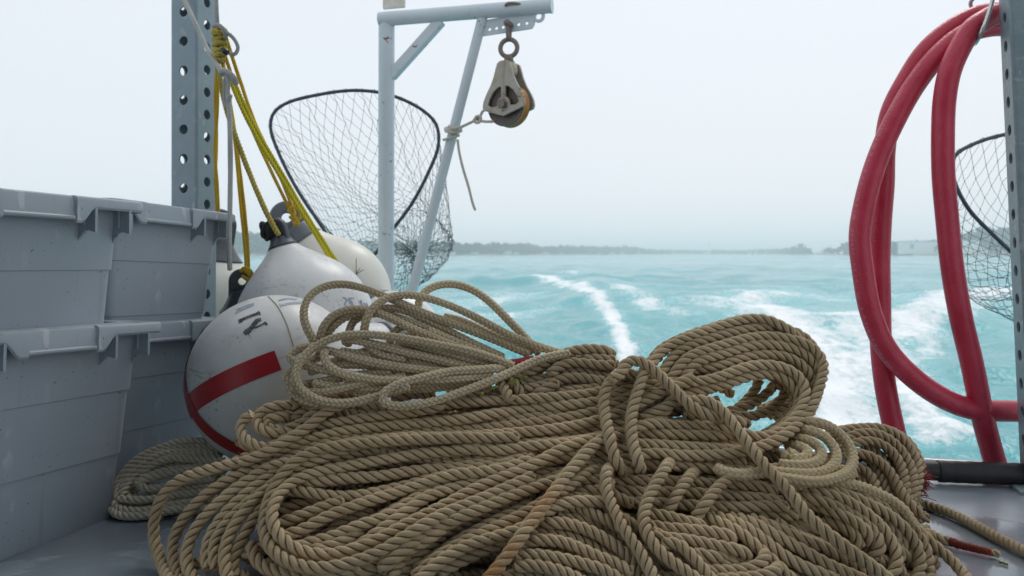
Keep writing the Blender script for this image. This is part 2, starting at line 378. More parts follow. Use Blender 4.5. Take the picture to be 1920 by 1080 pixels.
def poly_dist(X, Y, pts, *vals):
    """distance to a polyline and values carried along it"""
    best = np.full(X.shape, 1e9); out = [np.zeros(X.shape) for _ in vals]
    q = np.array([wpt(*p) for p in pts])
    for i in range(len(q) - 1):
        d = q[i + 1] - q[i]; L2 = d.dot(d)
        t = np.clip(((X - q[i][0]) * d[0] + (Y - q[i][1]) * d[1]) / L2, 0, 1)
        D = np.hypot(X - q[i][0] - t * d[0], Y - q[i][1] - t * d[1]); m = D < best
        best = np.where(m, D, best)
        for k, v in enumerate(vals): out[k] = np.where(m, v[i] + (v[i + 1] - v[i]) * t, out[k])
    return (best, *out)
def build_water():
    NR, NA = 640, 620
    r = 1.4 * np.exp(np.linspace(0, math.log(4200 / 1.4), NR)); a = np.radians(np.linspace(-78, 78, NA))
    R, A = np.meshgrid(r, a, indexing='ij'); X = R * np.sin(A); Y = R * np.cos(A)
    Z = np.zeros_like(X); cell = R * math.log(4200 / 1.4) / NR
    rg = np.random.default_rng(3)
    for L, amp, cnt in ((7.5, .06, 4), (4.2, .045, 5), (2.3, .032, 7), (1.25, .022, 9), (.7, .013, 10), (.4, .007, 8)):
        fade = np.clip((L / np.maximum(cell, 1e-6) - 2.2) / 2.5, 0, 1)
        for _ in range(cnt):
            th = rg.normal(math.radians(80), .75); k = 2 * math.pi / (L * rg.uniform(.8, 1.25)); ph = rg.uniform(0, 6.28)
            g = np.sin(k * (X * math.cos(th) + Y * math.sin(th)) + ph + .6 * np.sin(.21 * X + .13 * Y + ph))
            Z += amp / math.sqrt(cnt) * 1.5 * fade * (np.exp(1.1 * (g - 1)) * 2 - .7)
    foam = np.zeros_like(X); far = R < 160
    for pts, w, h in RIDGE:
        D, W, H = poly_dist(X, Y, pts, w, h); Z += H * np.exp(-(D / W) ** 2) * .85
    for pts, w, s in FOAM:
        D, W = poly_dist(X, Y, pts, w); foam = np.maximum(foam, s * np.exp(-(D / (W * 1.15)) ** 2))
    foam *= far
    for q, am in ((3.1, .04), (6.3, .028), (12.5, .018), (23, .010)):
        for _ in range(3):
            th = rg.uniform(0, 6.28); ph = rg.uniform(0, 6.28)
            Z += am * .6 * np.clip(foam, 0, 1) * np.sin(q * (X * math.cos(th) + Y * math.sin(th)) + ph + 2.2 * np.sin(q * .37 * (Y * math.cos(th) - X * math.sin(th)) + ph)) * np.clip(1.2 - cell * q * .35, 0, 1)
    V = np.stack([X, Y, Z + WZ], -1).reshape(-1, 3)
    i = np.arange(NR - 1)[:, None] * NA + np.arange(NA - 1)[None]
    Q = np.stack([i, i + 1, i + NA + 1, i + NA], -1).reshape(-1, 4)[:, ::-1]
    me = np_mesh("water", V, Q, {"foam": ('FLOAT', foam.ravel())})
    k = NT("turquoise_water"); v = k.coord()
    fa = k.n("Attribute", attribute_name="foam").outputs["Fac"]
    n1 = k.noise(k.coord(scale=(1, .55, 1)), 1.5, 8, .68, .5); n2 = k.noise(k.coord(scale=(1, .6, 1)), 7, 6, .7, .8)
    n3 = k.noise(k.coord(scale=(1, .7, 1)), 26, 4, .65)
    nn = k.math('ADD', k.math('ADD', k.math('MULTIPLY', n1, .5), k.math('MULTIPLY', n2, .45)), k.math('MULTIPLY', n3, .2))
    f = k.math('ADD', fa, k.math('MULTIPLY', k.math('SUBTRACT', nn, .59), 3.5))
    gate = k.ramp(fa, [(0.10, 0), (0.32, 1)])
    foamf = k.math('MULTIPLY', k.ramp(f, [(0.36, 0), (0.60, .55), (0.92, 1)]), gate)
    milky = k.ramp(fa, [(0.03, 0), (0.6, .65)])
    body = k.mix(k.ramp(k.noise(k.coord(scale=(1, .35, 1)), .10, 5, .6), [(0.35, 0), (0.68, 1)]), WATER_A, WATER_B)
    c = k.mix(milky, body, (.30, .68, .72))
    c = k.mix(foamf, c, (.88, .91, .92))
    slick = k.ramp(k.noise(k.coord(scale=(1, .22, 1)), .045, 4, .6, .8), [(0.42, .02), (0.62, .12)])
    rg_ = k.math('ADD', slick, k.math('MULTIPLY', foamf, .7))
    k.set(color=c, rough=k.math('ADD', rg_, .05), spec=.5, IOR=1.33)
    b1 = k.noise(k.coord(scale=(1, .6, 1)), 2.2, 5, .62, .4); b2 = k.noise(k.coord(scale=(1, .7, 1)), 14, 4, .6)
    h = k.math('ADD', k.math('MULTIPLY', b1, 1.0), k.math('MULTIPLY', b2, .16)); h = k.math('ADD', h, k.math('MULTIPLY', foamf, .35))
    k.bump(h, .5, .2)
    tag(obj("water", me, k.m), kind='structure')
WATER_A, WATER_B = (.038, .315, .35), (.095, .45, .48)
build_water()

# ---- far shore
def shore_dist(px):
    return float(np.interp(px, [-200, 300, 850, 1000, 1150, 1300, 1440, 1520, 1600, 1700, 1920, 2300], [640, 660, 760, 1020, 1320, 1700, 1500, 1080, 900, 740, 690, 640]))
def bank_pt(px, dd, z): 
    D = shore_dist(px) + dd; return Vector(((px - CX) / F * D, D, z))
def build_shore():
    pxs = list(range(-700, 2601, 30)); V = []; Fc = []
    prof = [(-8, WZ - 1.0), (0, WZ + .1), (10, WZ + 1.3), (60, WZ + 2.0), (500, WZ + 3)]
    for p in pxs:
        for dd, z in prof: V.append(bank_pt(p, dd, z + (.5 * math.sin(p * .07) if dd > 5 else 0)))
    m = len(prof)
    for i in range(len(pxs) - 1):
        for j in range(m - 1): a = i * m + j; Fc.append((a, a + m, a + m + 1, a + 1))
    me = bpy.data.meshes.new("shore"); me.from_pydata(V, [], Fc)
    k = NT("sandy_green_bank"); k.set(color=k.mix(k.noise(k.coord(), .05, 4), (.16, .17, .09), (.42, .37, .27)), rough=.9)
    tag(obj("shore", me, k.m), kind='structure')
build_shore()
def foliage_mat(name, a, b):
    k = NT(name); v = k.coord(); n = k.noise(v, .35, 5, .6); k.set(color=k.mix(k.ramp(n, [(0.35, 0), (.65, 1)]), a, b), rough=.9, spec=.1); return k.m
M_WOODS = foliage_mat("far_foliage", (.045, .09, .065), (.10, .16, .11))
M_TRUNK = painted("tree_bark", (.10, .075, .05), (.06, .05, .035), rough=.9, scale=.8, amount=.6)
def crown_pts(cx, cy, z0, w, h, rg, nleaf, size):
    """crown of many small leaf faces in clumps, gaps between"""
    V = []; Fc = []
    ncl = max(5, nleaf // 22); cl = []
    for _ in range(ncl):
        u = rg.normal(size=3); u /= np.linalg.norm(u); rr = rg.uniform(.35, 1) ** .5
        cl.append((u[0] * rr * w * .5, u[1] * rr * w * .5, (u[2] * rr * .5 + .5) * h * (1 - .18 * abs(u[0]))))
    for k in range(nleaf):
        c = np.array(cl[k % ncl]) + rg.normal(size=3) * w * .085
        a = rg.normal(size=3); a /= np.linalg.norm(a); b = np.cross(a, rg.normal(size=3)); b /= np.linalg.norm(b)
        s = size * rg.uniform(.6, 1.5); o = np.array((cx, cy, z0)) + c; n = len(V)
        V += [o - a * s - b * s * .6, o + a * s - b * s * .7, o + a * s * .8 + b * s, o - a * s * .9 + b * s * .8]; Fc.append((n, n + 1, n + 2, n + 3))
    return V, Fc
TOP = ([-300, 200, 300, 420, 480, 520, 600, 700, 780, 850, 868, 900, 990, 1010, 1070, 1130, 1180, 1210, 1240, 1300, 1400, 1470, 1500, 1515, 1522], [428, 430, 432, 434, 434, 443, 450, 453, 455, 452, 457, 455, 456, 461, 461, 461, 462, 466, 467, 468.5, 468, 465.5, 463, 464, 471])
TOP2 = ([1590, 1640, 1690, 1720, 1750, 1790, 1830, 1900, 2000, 2300], [456, 457, 456, 453, 450, 446, 428, 426, 428, 430])
def build_woods():
    rg = np.random.default_rng(11); V = []; Q = []
    for (tp, x0, x1) in ((TOP, -250, 1522), (TOP2, 1590, 2250)):
        px = x0
        while px < x1:
            D = shore_dist(px); mpp = D / F
            for row in range(3):
                p = px + rg.uniform(-3, 3); dd = 16 + row * 14 + rg.uniform(0, 8)
                top = np.interp(p, *tp) + rg.uniform(-.5, 2.2) + (2 - row) * 1.2
                h = (HY - top) * (D + dd) / F + CZ - (WZ + 1.2); h = max(h, 2.0)
                w = rg.uniform(.75, 1.2) * min(max(h, 5), 12)
                c = Vector(((p - CX) / F * (D + dd), D + dd, 0))
                v, f = crown_pts(c.x, c.y, WZ + 1.2 + h * .05, w, h * .95, rg, 80, .085 * w + .25)
                n = len(V); V += v; Q += [tuple(i + n for i in q) for q in f]
            px += rg.uniform(4.0, 6.5) * 7.5 / max((HY - np.interp(px, *tp)) * mpp, 5) / mpp * .55 if mpp > .45 else rg.uniform(5, 8)
    me = np_mesh("woods", np.array(V), np.array(Q)); 
    tag(obj("far_woods", me, M_WOODS), 'hazy blue green line of woods along the far shore', 'woods', kind='stuff')
build_woods()
def far_tree(px, top, wpx, label):
    D = shore_dist(px) + 14; rg = np.random.default_rng(int(px)); h = (HY - top) * D / F + CZ - WZ - 1.2; w = wpx * D / F
    b = Vector(((px - CX) / F * D, D, WZ + 1.0)); t = empty("tree", b); tag(t, label, 'tree', 'single trees on the far shore')
    tr = MB(); tr.tube(catmull([(0, 0, -.4), (.1, 0, h * .3), (0, .1, h * .6)], .6), np.linspace(.32, .12, len(catmull([(0, 0, -.4), (.1, 0, h * .3), (0, .1, h * .6)], .6))), 7)
    for s in (-1, 1): tr.tube([(0, 0, h * .32), (s * w * .14, .1, h * .5), (s * w * .25, .2, h * .66)], [.16, .12, .06], 6)
    obj("trunk", tr.mesh(), M_TRUNK, t)
    v, f = crown_pts(0, 0, h * .16, w, h * .84, rg, 240, .06 * w + .2); obj("crown", np_mesh("crown", np.array(v), np.array(f)), M_WOODS, t)
far_tree(1497, 458, 26, 'tall hazy tree left of the bare gap in the far woods')
far_tree(1554, 463.5, 18, 'small round tree alone on the far sandy spit')
far_tree(1569, 465, 13, 'low bushy tree right of the lone round tree on the spit')
far_tree(1588, 455, 24, 'broad hazy tree on the far shore just left of the red hose')
M_HWALL = painted("pale_house_wall", (.80, .79, .77), (.72, .70, .67), rough=.7, scale=.3)
M_HROOF = painted("grey_house_roof", (.30, .30, .31), (.22, .2, .2), rough=.7, scale=.3)
M_HWIN = painted("blue_grey_window", (.28, .32, .38), (.2, .22, .27), rough=.3, scale=.5)
def house(px, wpx, hpx, label, flat=False):
    D = shore_dist(px) + 6; w = wpx * D / F; h = hpx * D / F; d = w * .7
    t = empty("house", ((px - CX) / F * D, D, WZ + .8)); tag(t, label, 'house', 'houses along the far shore')
    m = MB(); m.box((0, 0, h / 2), (w, d, h)); wall = obj("wall", m.mesh(bevel=.05), M_HWALL, t, False)
    m = MB(); a = w / 2 * 1.12; e = d / 2 * 1.1; rh = h * (.18 if flat else .55)
    m.add([(-a, -e, h), (a, -e, h), (a, e, h), (-a, e, h), (-a * .9, 0, h + rh), (a * .9, 0, h + rh)], [(0, 1, 5, 4), (2, 3, 4, 5), (1, 2, 5), (3, 0, 4), (3, 2, 1, 0)])
    obj("roof", m.mesh(), M_HROOF if not flat else M_HWALL, t, False)
    for s in (-.28, .28):
        m = MB(); m.box((s * w, -d / 2 - .03, h * .5), (w * .2, .08, h * .35)); obj("window", m.mesh(), M_HWIN, t, False)
for hx, hw, hh, hl, fl in [(847, 14, 3.5, 'white house at the left end of the far shore beside the net', False), (886, 20, 3.2, 'long low white house on the water edge below the tall woods', True),
    (951, 15, 5, 'bright white boathouse with pale roof on the far shore', True), (967, 11, 3.4, 'small white shed right beside the bright boathouse', True), (1022, 14, 3, 'pinkish low house at the waterline in the hazy shore', True),
    (1051, 7, 3, 'tiny pale cottage alone at the waterline right of the low house', False), (1121, 8, 2.4, 'pale cottage under the woods between two gaps', False), (1147, 11, 2.6, 'white shed right at the water below two tree mounds', True),
    (1166, 10, 2.8, 'long pale house below the two rounded tree mounds', False), (1196, 8, 3.2, 'pale house at the right foot of the tree mounds', False), (1262, 9, 2.4, 'faint white house left of the water tower', True),
    (1325, 13, 2.8, 'white row house below the water tower', True), (1405, 5, 3, 'tiny white house on the faint middle shore', False), (1417, 5, 3.2, 'tiny bright house on the faint shore near the dock', False),
    (1437, 5, 3, 'tiny white hut left of the tall hazy tree', False), (1535, 12, 4, 'pale low building in the gap right of the tall hazy tree', True)]:
    house(hx, hw, hh, hl, fl)
def warehouse(x0, x1, top, bot, label):
    D = shore_dist((x0 + x1) / 2) + 8; s = D / F; w = (x1 - x0) * s; h = (bot - top) * s; cx = ((x0 + x1) / 2 - CX) * s
    t = empty("warehouse", (cx, D, WZ + (CZ - WZ) - (bot - HY) * s)); tag(t, label, 'warehouse')
    m = MB(); m.box((0, 10, h * .5 - 1.0), (w, 20, h + 2)); obj("wall", m.mesh(), M_HWALL, t, False)
    m = MB(); m.box((0, 10, h + .3), (w + 1, 21, .6)); obj("roof", m.mesh(), M_HROOF, t, False)
    m = MB(); m.box((-w * .40, -.05, h * .55), (w * .09, .1, h * .45)); obj("window", m.mesh(), M_HWIN, t, False)
    m = MB(); m.box((w * .2, -.05, h * .3), (w * .06, .1, h * .5)); obj("door", m.mesh(), M_HWIN, t, False)
warehouse(1703, 1775, 453, 473.5, 'white flat roofed warehouse on the far shore between the hoses')
warehouse(1788, 1856, 451, 474, 'white flat roofed warehouse behind the right hand net')
D_ = 1900; s_ = D_ / F; t = empty("water_tower", ((1331 - CX) * s_, D_, WZ + 1)); tag(t, 'faint pale water tower rising above the middle of the far woods', 'water tower')
m = MB(); m.lathe([(0.01, 26.5), (3, 26), (4.2, 23.5), (4.2, 21.5), (2.5, 19.5), (1.3, 18.8)], 16); obj("tank", m.mesh(), M_HWALL, t)
m = MB(); m.tube([(0, 0, -1), (0, 0, 19)], 1.2, 10); obj("stem", m.mesh(), M_HWALL, t)
D_ = 700; s_ = D_ / F; t = empty("barge", ((1688 - CX) * s_, D_, WZ)); tag(t, 'low dark barge lying on the water before the white warehouse', 'barge')
m = MB(); w_ = 42 * s_; m.add([(-w_ * .5, -2, .9), (w_ * .5, -2, 1.4), (w_ * .5, 2, 1.4), (-w_ * .5, 2, .9), (-w_ * .42, -1.6, -.5), (w_ * .46, -1.6, -.5), (w_ * .46, 1.6, -.5), (-w_ * .42, 1.6, -.5)], [(0, 1, 2, 3), (4, 7, 6, 5), (0, 4, 5, 1), (1, 5, 6, 2), (2, 6, 7, 3), (3, 7, 4, 0)])
obj("hull", m.mesh(bevel=.1), M_DCAP, t, False)
m = MB(); m.box((w_ * .3, 0, 2.0), (3, 2.4, 1.4)); obj("wheelhouse", m.mesh(bevel=.08), M_HWALL, t, False)
# ================================================================== grey totes
def make_tote(L, Dp, H, label, nested=0.0, flip=False):
    """local: x along the seen face (0..L), -y is outward, y 0..Dp depth, z up"""
    root = empty("storage_tote"); tag(root, label, 'tote', 'grey stacking totes by the left post')
    tp = .022; zs = [0, H * .34, H * .66, H - .012]
    def ring(z, extra, ins=0):
        t = tp * (1 - z / H) - extra + ins
        c = .022; x0, x1, y0, y1 = t, L - t, t, Dp - t; pts = []
        for (cx, cy, a0) in ((x1 - c, y0 + c, -90), (x1 - c, y1 - c, 0), (x0 + c, y1 - c, 90), (x0 + c, y0 + c, 180)):
            for k in range(7): a = math.radians(a0 + 15 * k); pts.append((cx + c * math.cos(a), cy + c * math.sin(a), z))
        return pts
    rings = []
    step = .0026
    rings.append(ring(0, -.008)); rings.append(ring(.008, -step * 2))
    rings.append(ring(zs[1] - .001, -step * 2)); rings.append(ring(zs[1], -step)); rings.append(ring(zs[1] + .003, -step))
    rings.append(ring(zs[2] - .001, -step)); rings.append(ring(zs[2], 0)); rings.append(ring(zs[2] + .003, 0))
    rings.append(ring(H - .002, 0)); rings.append(ring(H - .002, 0, .004)); rings.append(ring(.02, -.02, .004))
    n = len(rings[0]); V = [p for r in rings for p in r]; Fc = []
    for i in range(len(rings) - 1):
        for k in range(n): Fc.append((i * n + k, i * n + (k + 1) % n, (i + 1) * n + (k + 1) % n, (i + 1) * n + k))
    Fc.append(tuple(range(n - 1, -1, -1))); Fc.append(tuple((len(rings) - 1) * n + k for k in range(n)))
    mb = MB(); mb.add(V, Fc); obj("body", auto_smooth(mb.mesh(), 28), M_TOTE, root)
    # rim: a flange with a hanging skirt whose lower edge drops in two places and a recessed hand grip between
    ov = .034; rim = MB()
    lat0, lat1 = L - .285, L - .143
    def low(x):        # lower edge of skirt along x
        def ss(a, b, q): q = min(1, max(0, (q - a) / (b - a))); return q * q * (3 - 2 * q)
        d = .021
        d += .026 * ss(lat0 - .046, lat0 - .014, x) * (1 - ss(lat1 + .012, lat1 + .042, x))
        return d
    for side in range(4):
        Ls = L if side in (0, 2) else Dp
        xs = list(np.linspace(-ov + .012, Ls + ov - .012, 64)) if side != 0 else sorted(set(list(np.linspace(-ov + .012, L + ov - .012, 70)) + [lat0, lat0 + .0015, lat1, lat1 - .0015]))
        prof = []
        for x in xs:
            grip = side == 0 and lat0 + .001 < x < lat1 - .001
            dz = low(x) if side == 0 else .021
            yo = -ov + (.007 if grip else 0)
            if grip: dz = .040
            e = min(x + ov, Ls + ov - x); rc = .035         # rounded plan corners
            cut = 0 if e > rc else (rc - math.sqrt(max(0, rc * rc - (rc - e) ** 2)))
            y = yo + cut
            prof.append([(x, y + .006, H), (x, y + .0015, H - .0025), (x, y, H - .007), (x, y - (.002 if grip else 0), H - dz + .004), (x, y + .003, H - dz), (x, y + .006, H - dz + .002), (x, y + .006, H - .010), (x, min(y + .03 + ov, ov), H - .006), (x, min(y + .03 + ov, ov), H)])
        m = len(prof[0]); V = [p for q in prof for p in q]; Fc = []
        for i in range(len(prof) - 1):
            for j in range(m): Fc.append((i * m + j, i * m + (j + 1) % m, (i + 1) * m + (j + 1) % m, (i + 1) * m + j))
        Fc.append(tuple(range(m))); Fc.append(tuple((len(prof) - 1) * m + j for j in range(m - 1, -1, -1)))
        M = [lambda p: p, lambda p: (L - p[1], p[0], p[2]), lambda p: (L - p[0], Dp - p[1], p[2]), lambda p: (p[1], Dp - p[0], p[2])][side]
        rim.add([M(p) for p in V], Fc)
    gl = MB(); gl.tube([(lat0 + .002, -ov + .006, H - .038), (lat1 - .002, -ov + .006, H - .038)], .0045, 10); rim.add(gl.v, gl.f)
    me = rim.mesh(); bm = bmesh.new(); bm.from_mesh(me); bmesh.ops.recalc_face_normals(bm, faces=bm.faces); bm.to_mesh(me); bm.free()
    obj("rim", auto_smooth(me, 32), M_TOTE, root)
    # gusset ribs under the rim
    def rib(x):
        mbr = MB(); hgt = .070; ovr = ov - .001
        for q, th in ((0, .0026),):
            V = []; ys = np.linspace(.012, -ovr, 9)
            for y in ys:
                f = (y - .012) / (-ovr - .012); z = H - .018 - hgt + .030 * math.sin(math.pi * .5 * min(1, f * 1.55)) - .012 * max(0, f - .65)
                V += [(x + q - th, y, H - .008), (x + q + th, y, H - .008), (x + q + th, y, z), (x + q - th, y, z)]
            Fc = []
            for i in range(8):
                for j in range(4): Fc.append((i * 4 + j, i * 4 + (j + 1) % 4, i * 4 + 4 + (j + 1) % 4, i * 4 + 4 + j))
            Fc += [(3, 2, 1, 0), (32, 33, 34, 35)]; mbr.add(V, Fc)
        V = []                                                               # raised bead down the middle of the fin
        mbr.tube([(x - .0026, -.009, H - .009), (x - .0026, -.009, H - .05)], .0022, 8)
        me = mbr.mesh(); bm = bmesh.new(); bm.from_mesh(me); bmesh.ops.recalc_face_normals(bm, faces=bm.faces); bm.to_mesh(me); bm.free()
        obj("rib", me, M_TOTE, root, False)
    for x in (L - .019, L - .100, L - .328, L - .409):
        if x > .005: rib(x)
    return root
HT = .378
CRN1 = Vector((-.735, 1.515, 0)); CRN2 = Vector((-.721, 1.95, 0))
def place_tote(t, corner, L, z, twist=0, tilt=2.2):
    # local +x runs aft along the seen face to the corner; local +y runs to port (left)
    rot = math.atan2(AFT.y, AFT.x) + math.radians(twist)
    ex = Vector((math.cos(rot), math.sin(rot), 0)); t.rotation_euler = (0, math.radians(tilt), rot); t.location = corner - ex * L + Vector((0, 0, z + .004))
L1, L2 = .43, .348
place_tote(make_tote(L1, .52, HT, 'lower grey plastic tote of the near stack, nearest the camera on the deck'), CRN1 + AFT * .030, L1, 0.002)
place_tote(make_tote(L1, .52, HT, 'upper grey plastic tote nested on the near stack at the left edge, with water scuffs'), CRN1 - AFT * .010, L1, .222, .6, .7)
place_tote(make_tote(L2, .42, HT - .028, 'lower grey plastic tote of the far stack, half hidden by the striped white buoy'), CRN2, L2, 0.002, -1)
place_tote(make_tote(L2, .42, HT - .012, 'upper grey plastic tote of the far stack, in front of the left perforated post'), CRN2, L2, .2425, -.5)

# ================================================================== perforated posts
def make_post(s, h, z0, pitches, dia, label, mat, loc, lean=0):
    root = empty("perforated_post", loc); root.rotation_euler = (0, lean, BOAT_ROT)
    tag(root, label, 'post', 'perforated steel posts')
    th = .004; rc = .007; pieces = []
    for side in range(4):
        pitch, off = pitches[side % 2]; w = s - 2 * rc
        holes = []; z = z0 + off
        while z < h - .02:
            holes.append(circ(0, z, dia / 2, 18)); z += pitch
        me = plate2d([(-w / 2, z0), (w / 2, z0), (w / 2, h), (-w / 2, h)], holes, th)
        me.transform(Matrix.Translation((0, -s / 2 + th / 2, 0))); me.transform(Matrix.Rotation(side * math.pi / 2, 4, 'Z')); pieces.append(me)
    mb = MB()
    for side in range(4):
        c = Vector((s / 2 - rc, -(s / 2 - rc), 0)); V = []; Fc = []
        for z in np.linspace(z0, h, 24):
            for k in range(7):
                a = math.radians(-90 + 15 * k); V.append(c + Vector((rc * math.cos(a), rc * math.sin(a), z)))
            for k in range(6, -1, -1):
                a = math.radians(-90 + 15 * k); V.append(c + Vector(((rc - th) * math.cos(a), (rc - th) * math.sin(a), z)))
        n = 14
        for i in range(23):
            for k in range(n): Fc.append((i * n + k, i * n + (k + 1) % n, (i + 1) * n + (k + 1) % n, (i + 1) * n + k))
        R = Matrix.Rotation(side * math.pi / 2, 3, 'Z'); mb.add([R @ v for v in V], Fc)
    body = join_meshes(pieces + [mb.mesh()]); obj("tube", auto_smooth(body, 25), mat, root)
    m = MB(); m.box((0, 0, z0 - .006), (s + .06, s + .06, .010)); obj("base_plate", m.mesh(bevel=.002), mat, root, False)
    return root
make_post(.0826, 1.55, .012, [(.0768, .045), (.0593, .026)], .0262, 'grey perforated square steel post with yellow ropes tied to it', M_GALV, Vector((-.846, 2.119, 0)))
make_post(.0745, 1.40, .012, [(.083, .049), (.0605, .030)], .0245, 'weathered grey perforated post at the right edge beside the red hose', M_GALV2, Vector((1.136, 1.695, 0)), -math.radians(2.3))

# ================================================================== buoys / fenders
def ell(prof, n=10):
    return prof
def make_buoy(label, C, neck_dir, r, long_=1.0, neck=1.45, body_mat=None, cap_mat=None, cap_from=1.12, eye_roll=0.0, name="boat_fender", nr=.27, face=None):
    """teardrop buoy; local +Z points to the neck. r radius, long_ stretches the round body"""
    root = empty(name, C); zq = Vector(neck_dir).normalized(); root.rotation_mode = 'QUATERNION'; root.rotation_quaternion = zq.to_track_quat('Z', 'Y') @ Quaternion((0, 0, 1), eye_roll)
    tag(root, label, 'fender', 'white fenders heaped at the stern')
    if face is not None:                                                  # turn the flat eye towards the open side of the deck
        q0 = zq.to_track_quat('Z', 'Y'); y0 = q0 @ Vector((0, 1, 0)); d = Vector((-.1, -1, .05)); d = (d - zq * d.dot(zq)).normalized()
        root.rotation_quaternion = q0 @ Quaternion((0, 0, 1), math.atan2(y0.cross(d).dot(zq), y0.dot(d)) + face)
    prof = []; th0 = math.radians(46)
    for k in range(29):                                                   # round end up to the shoulder tangent
        a = -math.pi / 2 + (math.pi / 2 + th0) * k / 28; prof.append((max(r * math.cos(a), .0005), r * math.sin(a) * long_))
    rs, zs = prof[-1]; rn, zn = r * nr, r * neck
    sl = -math.tan(th0) / long_                                           # dr/dz at shoulder
    for k in range(1, 17):                                                # hermite to neck
        t = k / 16; dz = zn - zs
        h00 = 2 * t ** 3 - 3 * t ** 2 + 1; h10 = t ** 3 - 2 * t ** 2 + t; h01 = -2 * t ** 3 + 3 * t ** 2; h11 = t ** 3 - t ** 2
        prof.append((h00 * rs + h10 * dz * sl * .9 + h01 * rn + h11 * dz * (-.22), zs + dz * t))
    zc = cap_from * r
    bodyp = [p for p in prof if p[1] <= zc]; capp = [p for p in prof if p[1] >= zc - r * .05]
    mb = MB(); mb.lathe(bodyp, 72); body = obj("body", mb.mesh(), body_mat, root)
    cp = [(p[0] + .0022, p[1]) for p in capp]; cp = [(cp[0][0] - .004, cp[0][1])] + cp
    m = MB(); m.lathe(cp + [(rn * .6, zn + .004), (.001, zn + .006)], 48); cap = obj("cap", m.mesh(), cap_mat, root)
    # eye lug: flat rounded plate with a hole
    w = rn * 1.15; hh = rn * 2.1; out = [(-rn * 1.05, -rn * .9), (rn * 1.05, -rn * .9)] + [(w * math.cos(a), hh * .45 + w * math.sin(a)) for a in np.linspace(-.1, math.pi + .1, 16)]
    lug = plate2d(out, [circ(0, hh * .47, w * .52, 18)], rn * .75, rn * .2); lug.transform(Matrix.Translation((0, 0, zn)))
    obj("eye", auto_smooth(lug, 40), cap_mat, cap)
    bpy.context.view_layer.update()
    return root, body
def surf_bvh(o):
    bpy.context.view_layer.update(); return BVHTree.FromPolygons([o.matrix_world @ v.co for v in o.data.vertices], [tuple(p.vertices) for p in o.data.polygons])
def paint_marks(strokes, body, root, mat, name="lettering", lift=.0007):
    """thin paint strokes lying on the curved skin: each stroke is a polyline with width (photo px)"""
    bvh = surf_bvh(body); mb = MB(); cam_p = Vector((0, 0, CZ))
    def hit(px, py):
        d = (P(px, py, 1) - cam_p).normalized(); h = bvh.ray_cast(cam_p, d); return (h[0] + h[1] * lift if h[0] is not None else None)
    for pts, w in strokes:
        q = catmull([(a, b, 0) for a, b in pts], 2.0)
        T = np.gradient(q, axis=0); T /= np.linalg.norm(T, axis=1, keepdims=True)
        rows = []
        for i, (p, t) in enumerate(zip(q, T)):
            ww = w * (1 + .22 * math.sin(i * 1.9 + w)) * .5; row = []
            for k in (-1, -.5, 0, .5, 1):
                h = hit(p[0] - t[1] * ww * k, p[1] + t[0] * ww * k)
                row.append(h)
            rows.append(row)
        for i in range(len(rows) - 1):
            for k in range(4):
                c = (rows[i][k], rows[i + 1][k], rows[i + 1][k + 1], rows[i][k + 1])
                if all(x is not None for x in c): mb.add(c, [(0, 1, 2, 3)])
    if mb.v:
        o = obj(name, mb.mesh(), mat); wparent(o, root)
A_C = P(517, 712, 1.66); A_DIR = Vector((.74, .60, .18))
bA, bodyA = make_buoy('big scuffed white buoy with a red tape cross lying beside the grey totes', A_C, A_DIR, .1765, 1.0, 1.75, M_WVINYL2, M_GCAP, 1.5, name="buoy")
# red tape: two meridian strips crossing at the pole
def tape(root, body, az, s0, s1, w, lift):
    r = .1765; V = []; Fc = []; n = 40
    for i in range(n + 1):
        s = s0 + (s1 - s0) * i / n; a = s / r                           # angle from pole
        for k in (-1, -.33, .33, 1):
            d = Vector((math.sin(a), k * w / 2 / r, -math.cos(a))).normalized() * (r + lift)
            V.append(Matrix.Rotation(az, 3, 'Z') @ d)
        if i:
            for k in range(3): b = (i - 1) * 4 + k; Fc.append((b, b + 1, b + 5, b + 4))
    me = bpy.data.meshes.new("tape"); me.from_pydata(V, [], Fc); return me
def azim(root, body, px, py):
    bvh = surf_bvh(body); cp = Vector((0, 0, CZ)); h = bvh.ray_cast(cp, (P(px, py, 1) - cp).normalized())[0]
    q = root.matrix_world.inverted() @ h; pole_ang = math.acos(max(-1, min(1, -q.z / q.length))); return math.atan2(q.y, q.x), pole_ang * .1765
az1, s1_ = azim(bA, bodyA, 519, 676); az2, s2_ = azim(bA, bodyA, 476, 851)
obj("tape", tape(bA, bodyA, az1, -.20, s1_ + .002, .040, .0010), M_RED, bA)
obj("tape", tape(bA, bodyA, az2, -.20, s2_ + .06, .036, .0018), M_RED, bA)
paint_marks([([(449, 602), (462, 596), (484, 588)], 5), ([(452, 605), (449, 599)], 7), ([(484, 584), (488, 591)], 4), ([(460, 622), (470, 616), (482, 602), (490, 599)], 7), ([(463, 626), (474, 612), (484, 600)], 8), ([(458, 621), (463, 628)], 6),
             ([(477, 616), (487, 611), (497, 606)], 3), ([(496, 604), (501, 610)], 4)], bodyA, bA, M_MARK)
paint_marks([([(441, 588), (456, 580), (476, 572)], 3), ([(444, 582), (462, 573), (477, 570)], 2.2), ([(522, 564), (540, 560), (556, 562)], 3), ([(526, 573), (545, 569), (564, 568)], 4), ([(524, 570), (528, 576)], 3)], bodyA, bA, M_MARKB, "faded_lettering")
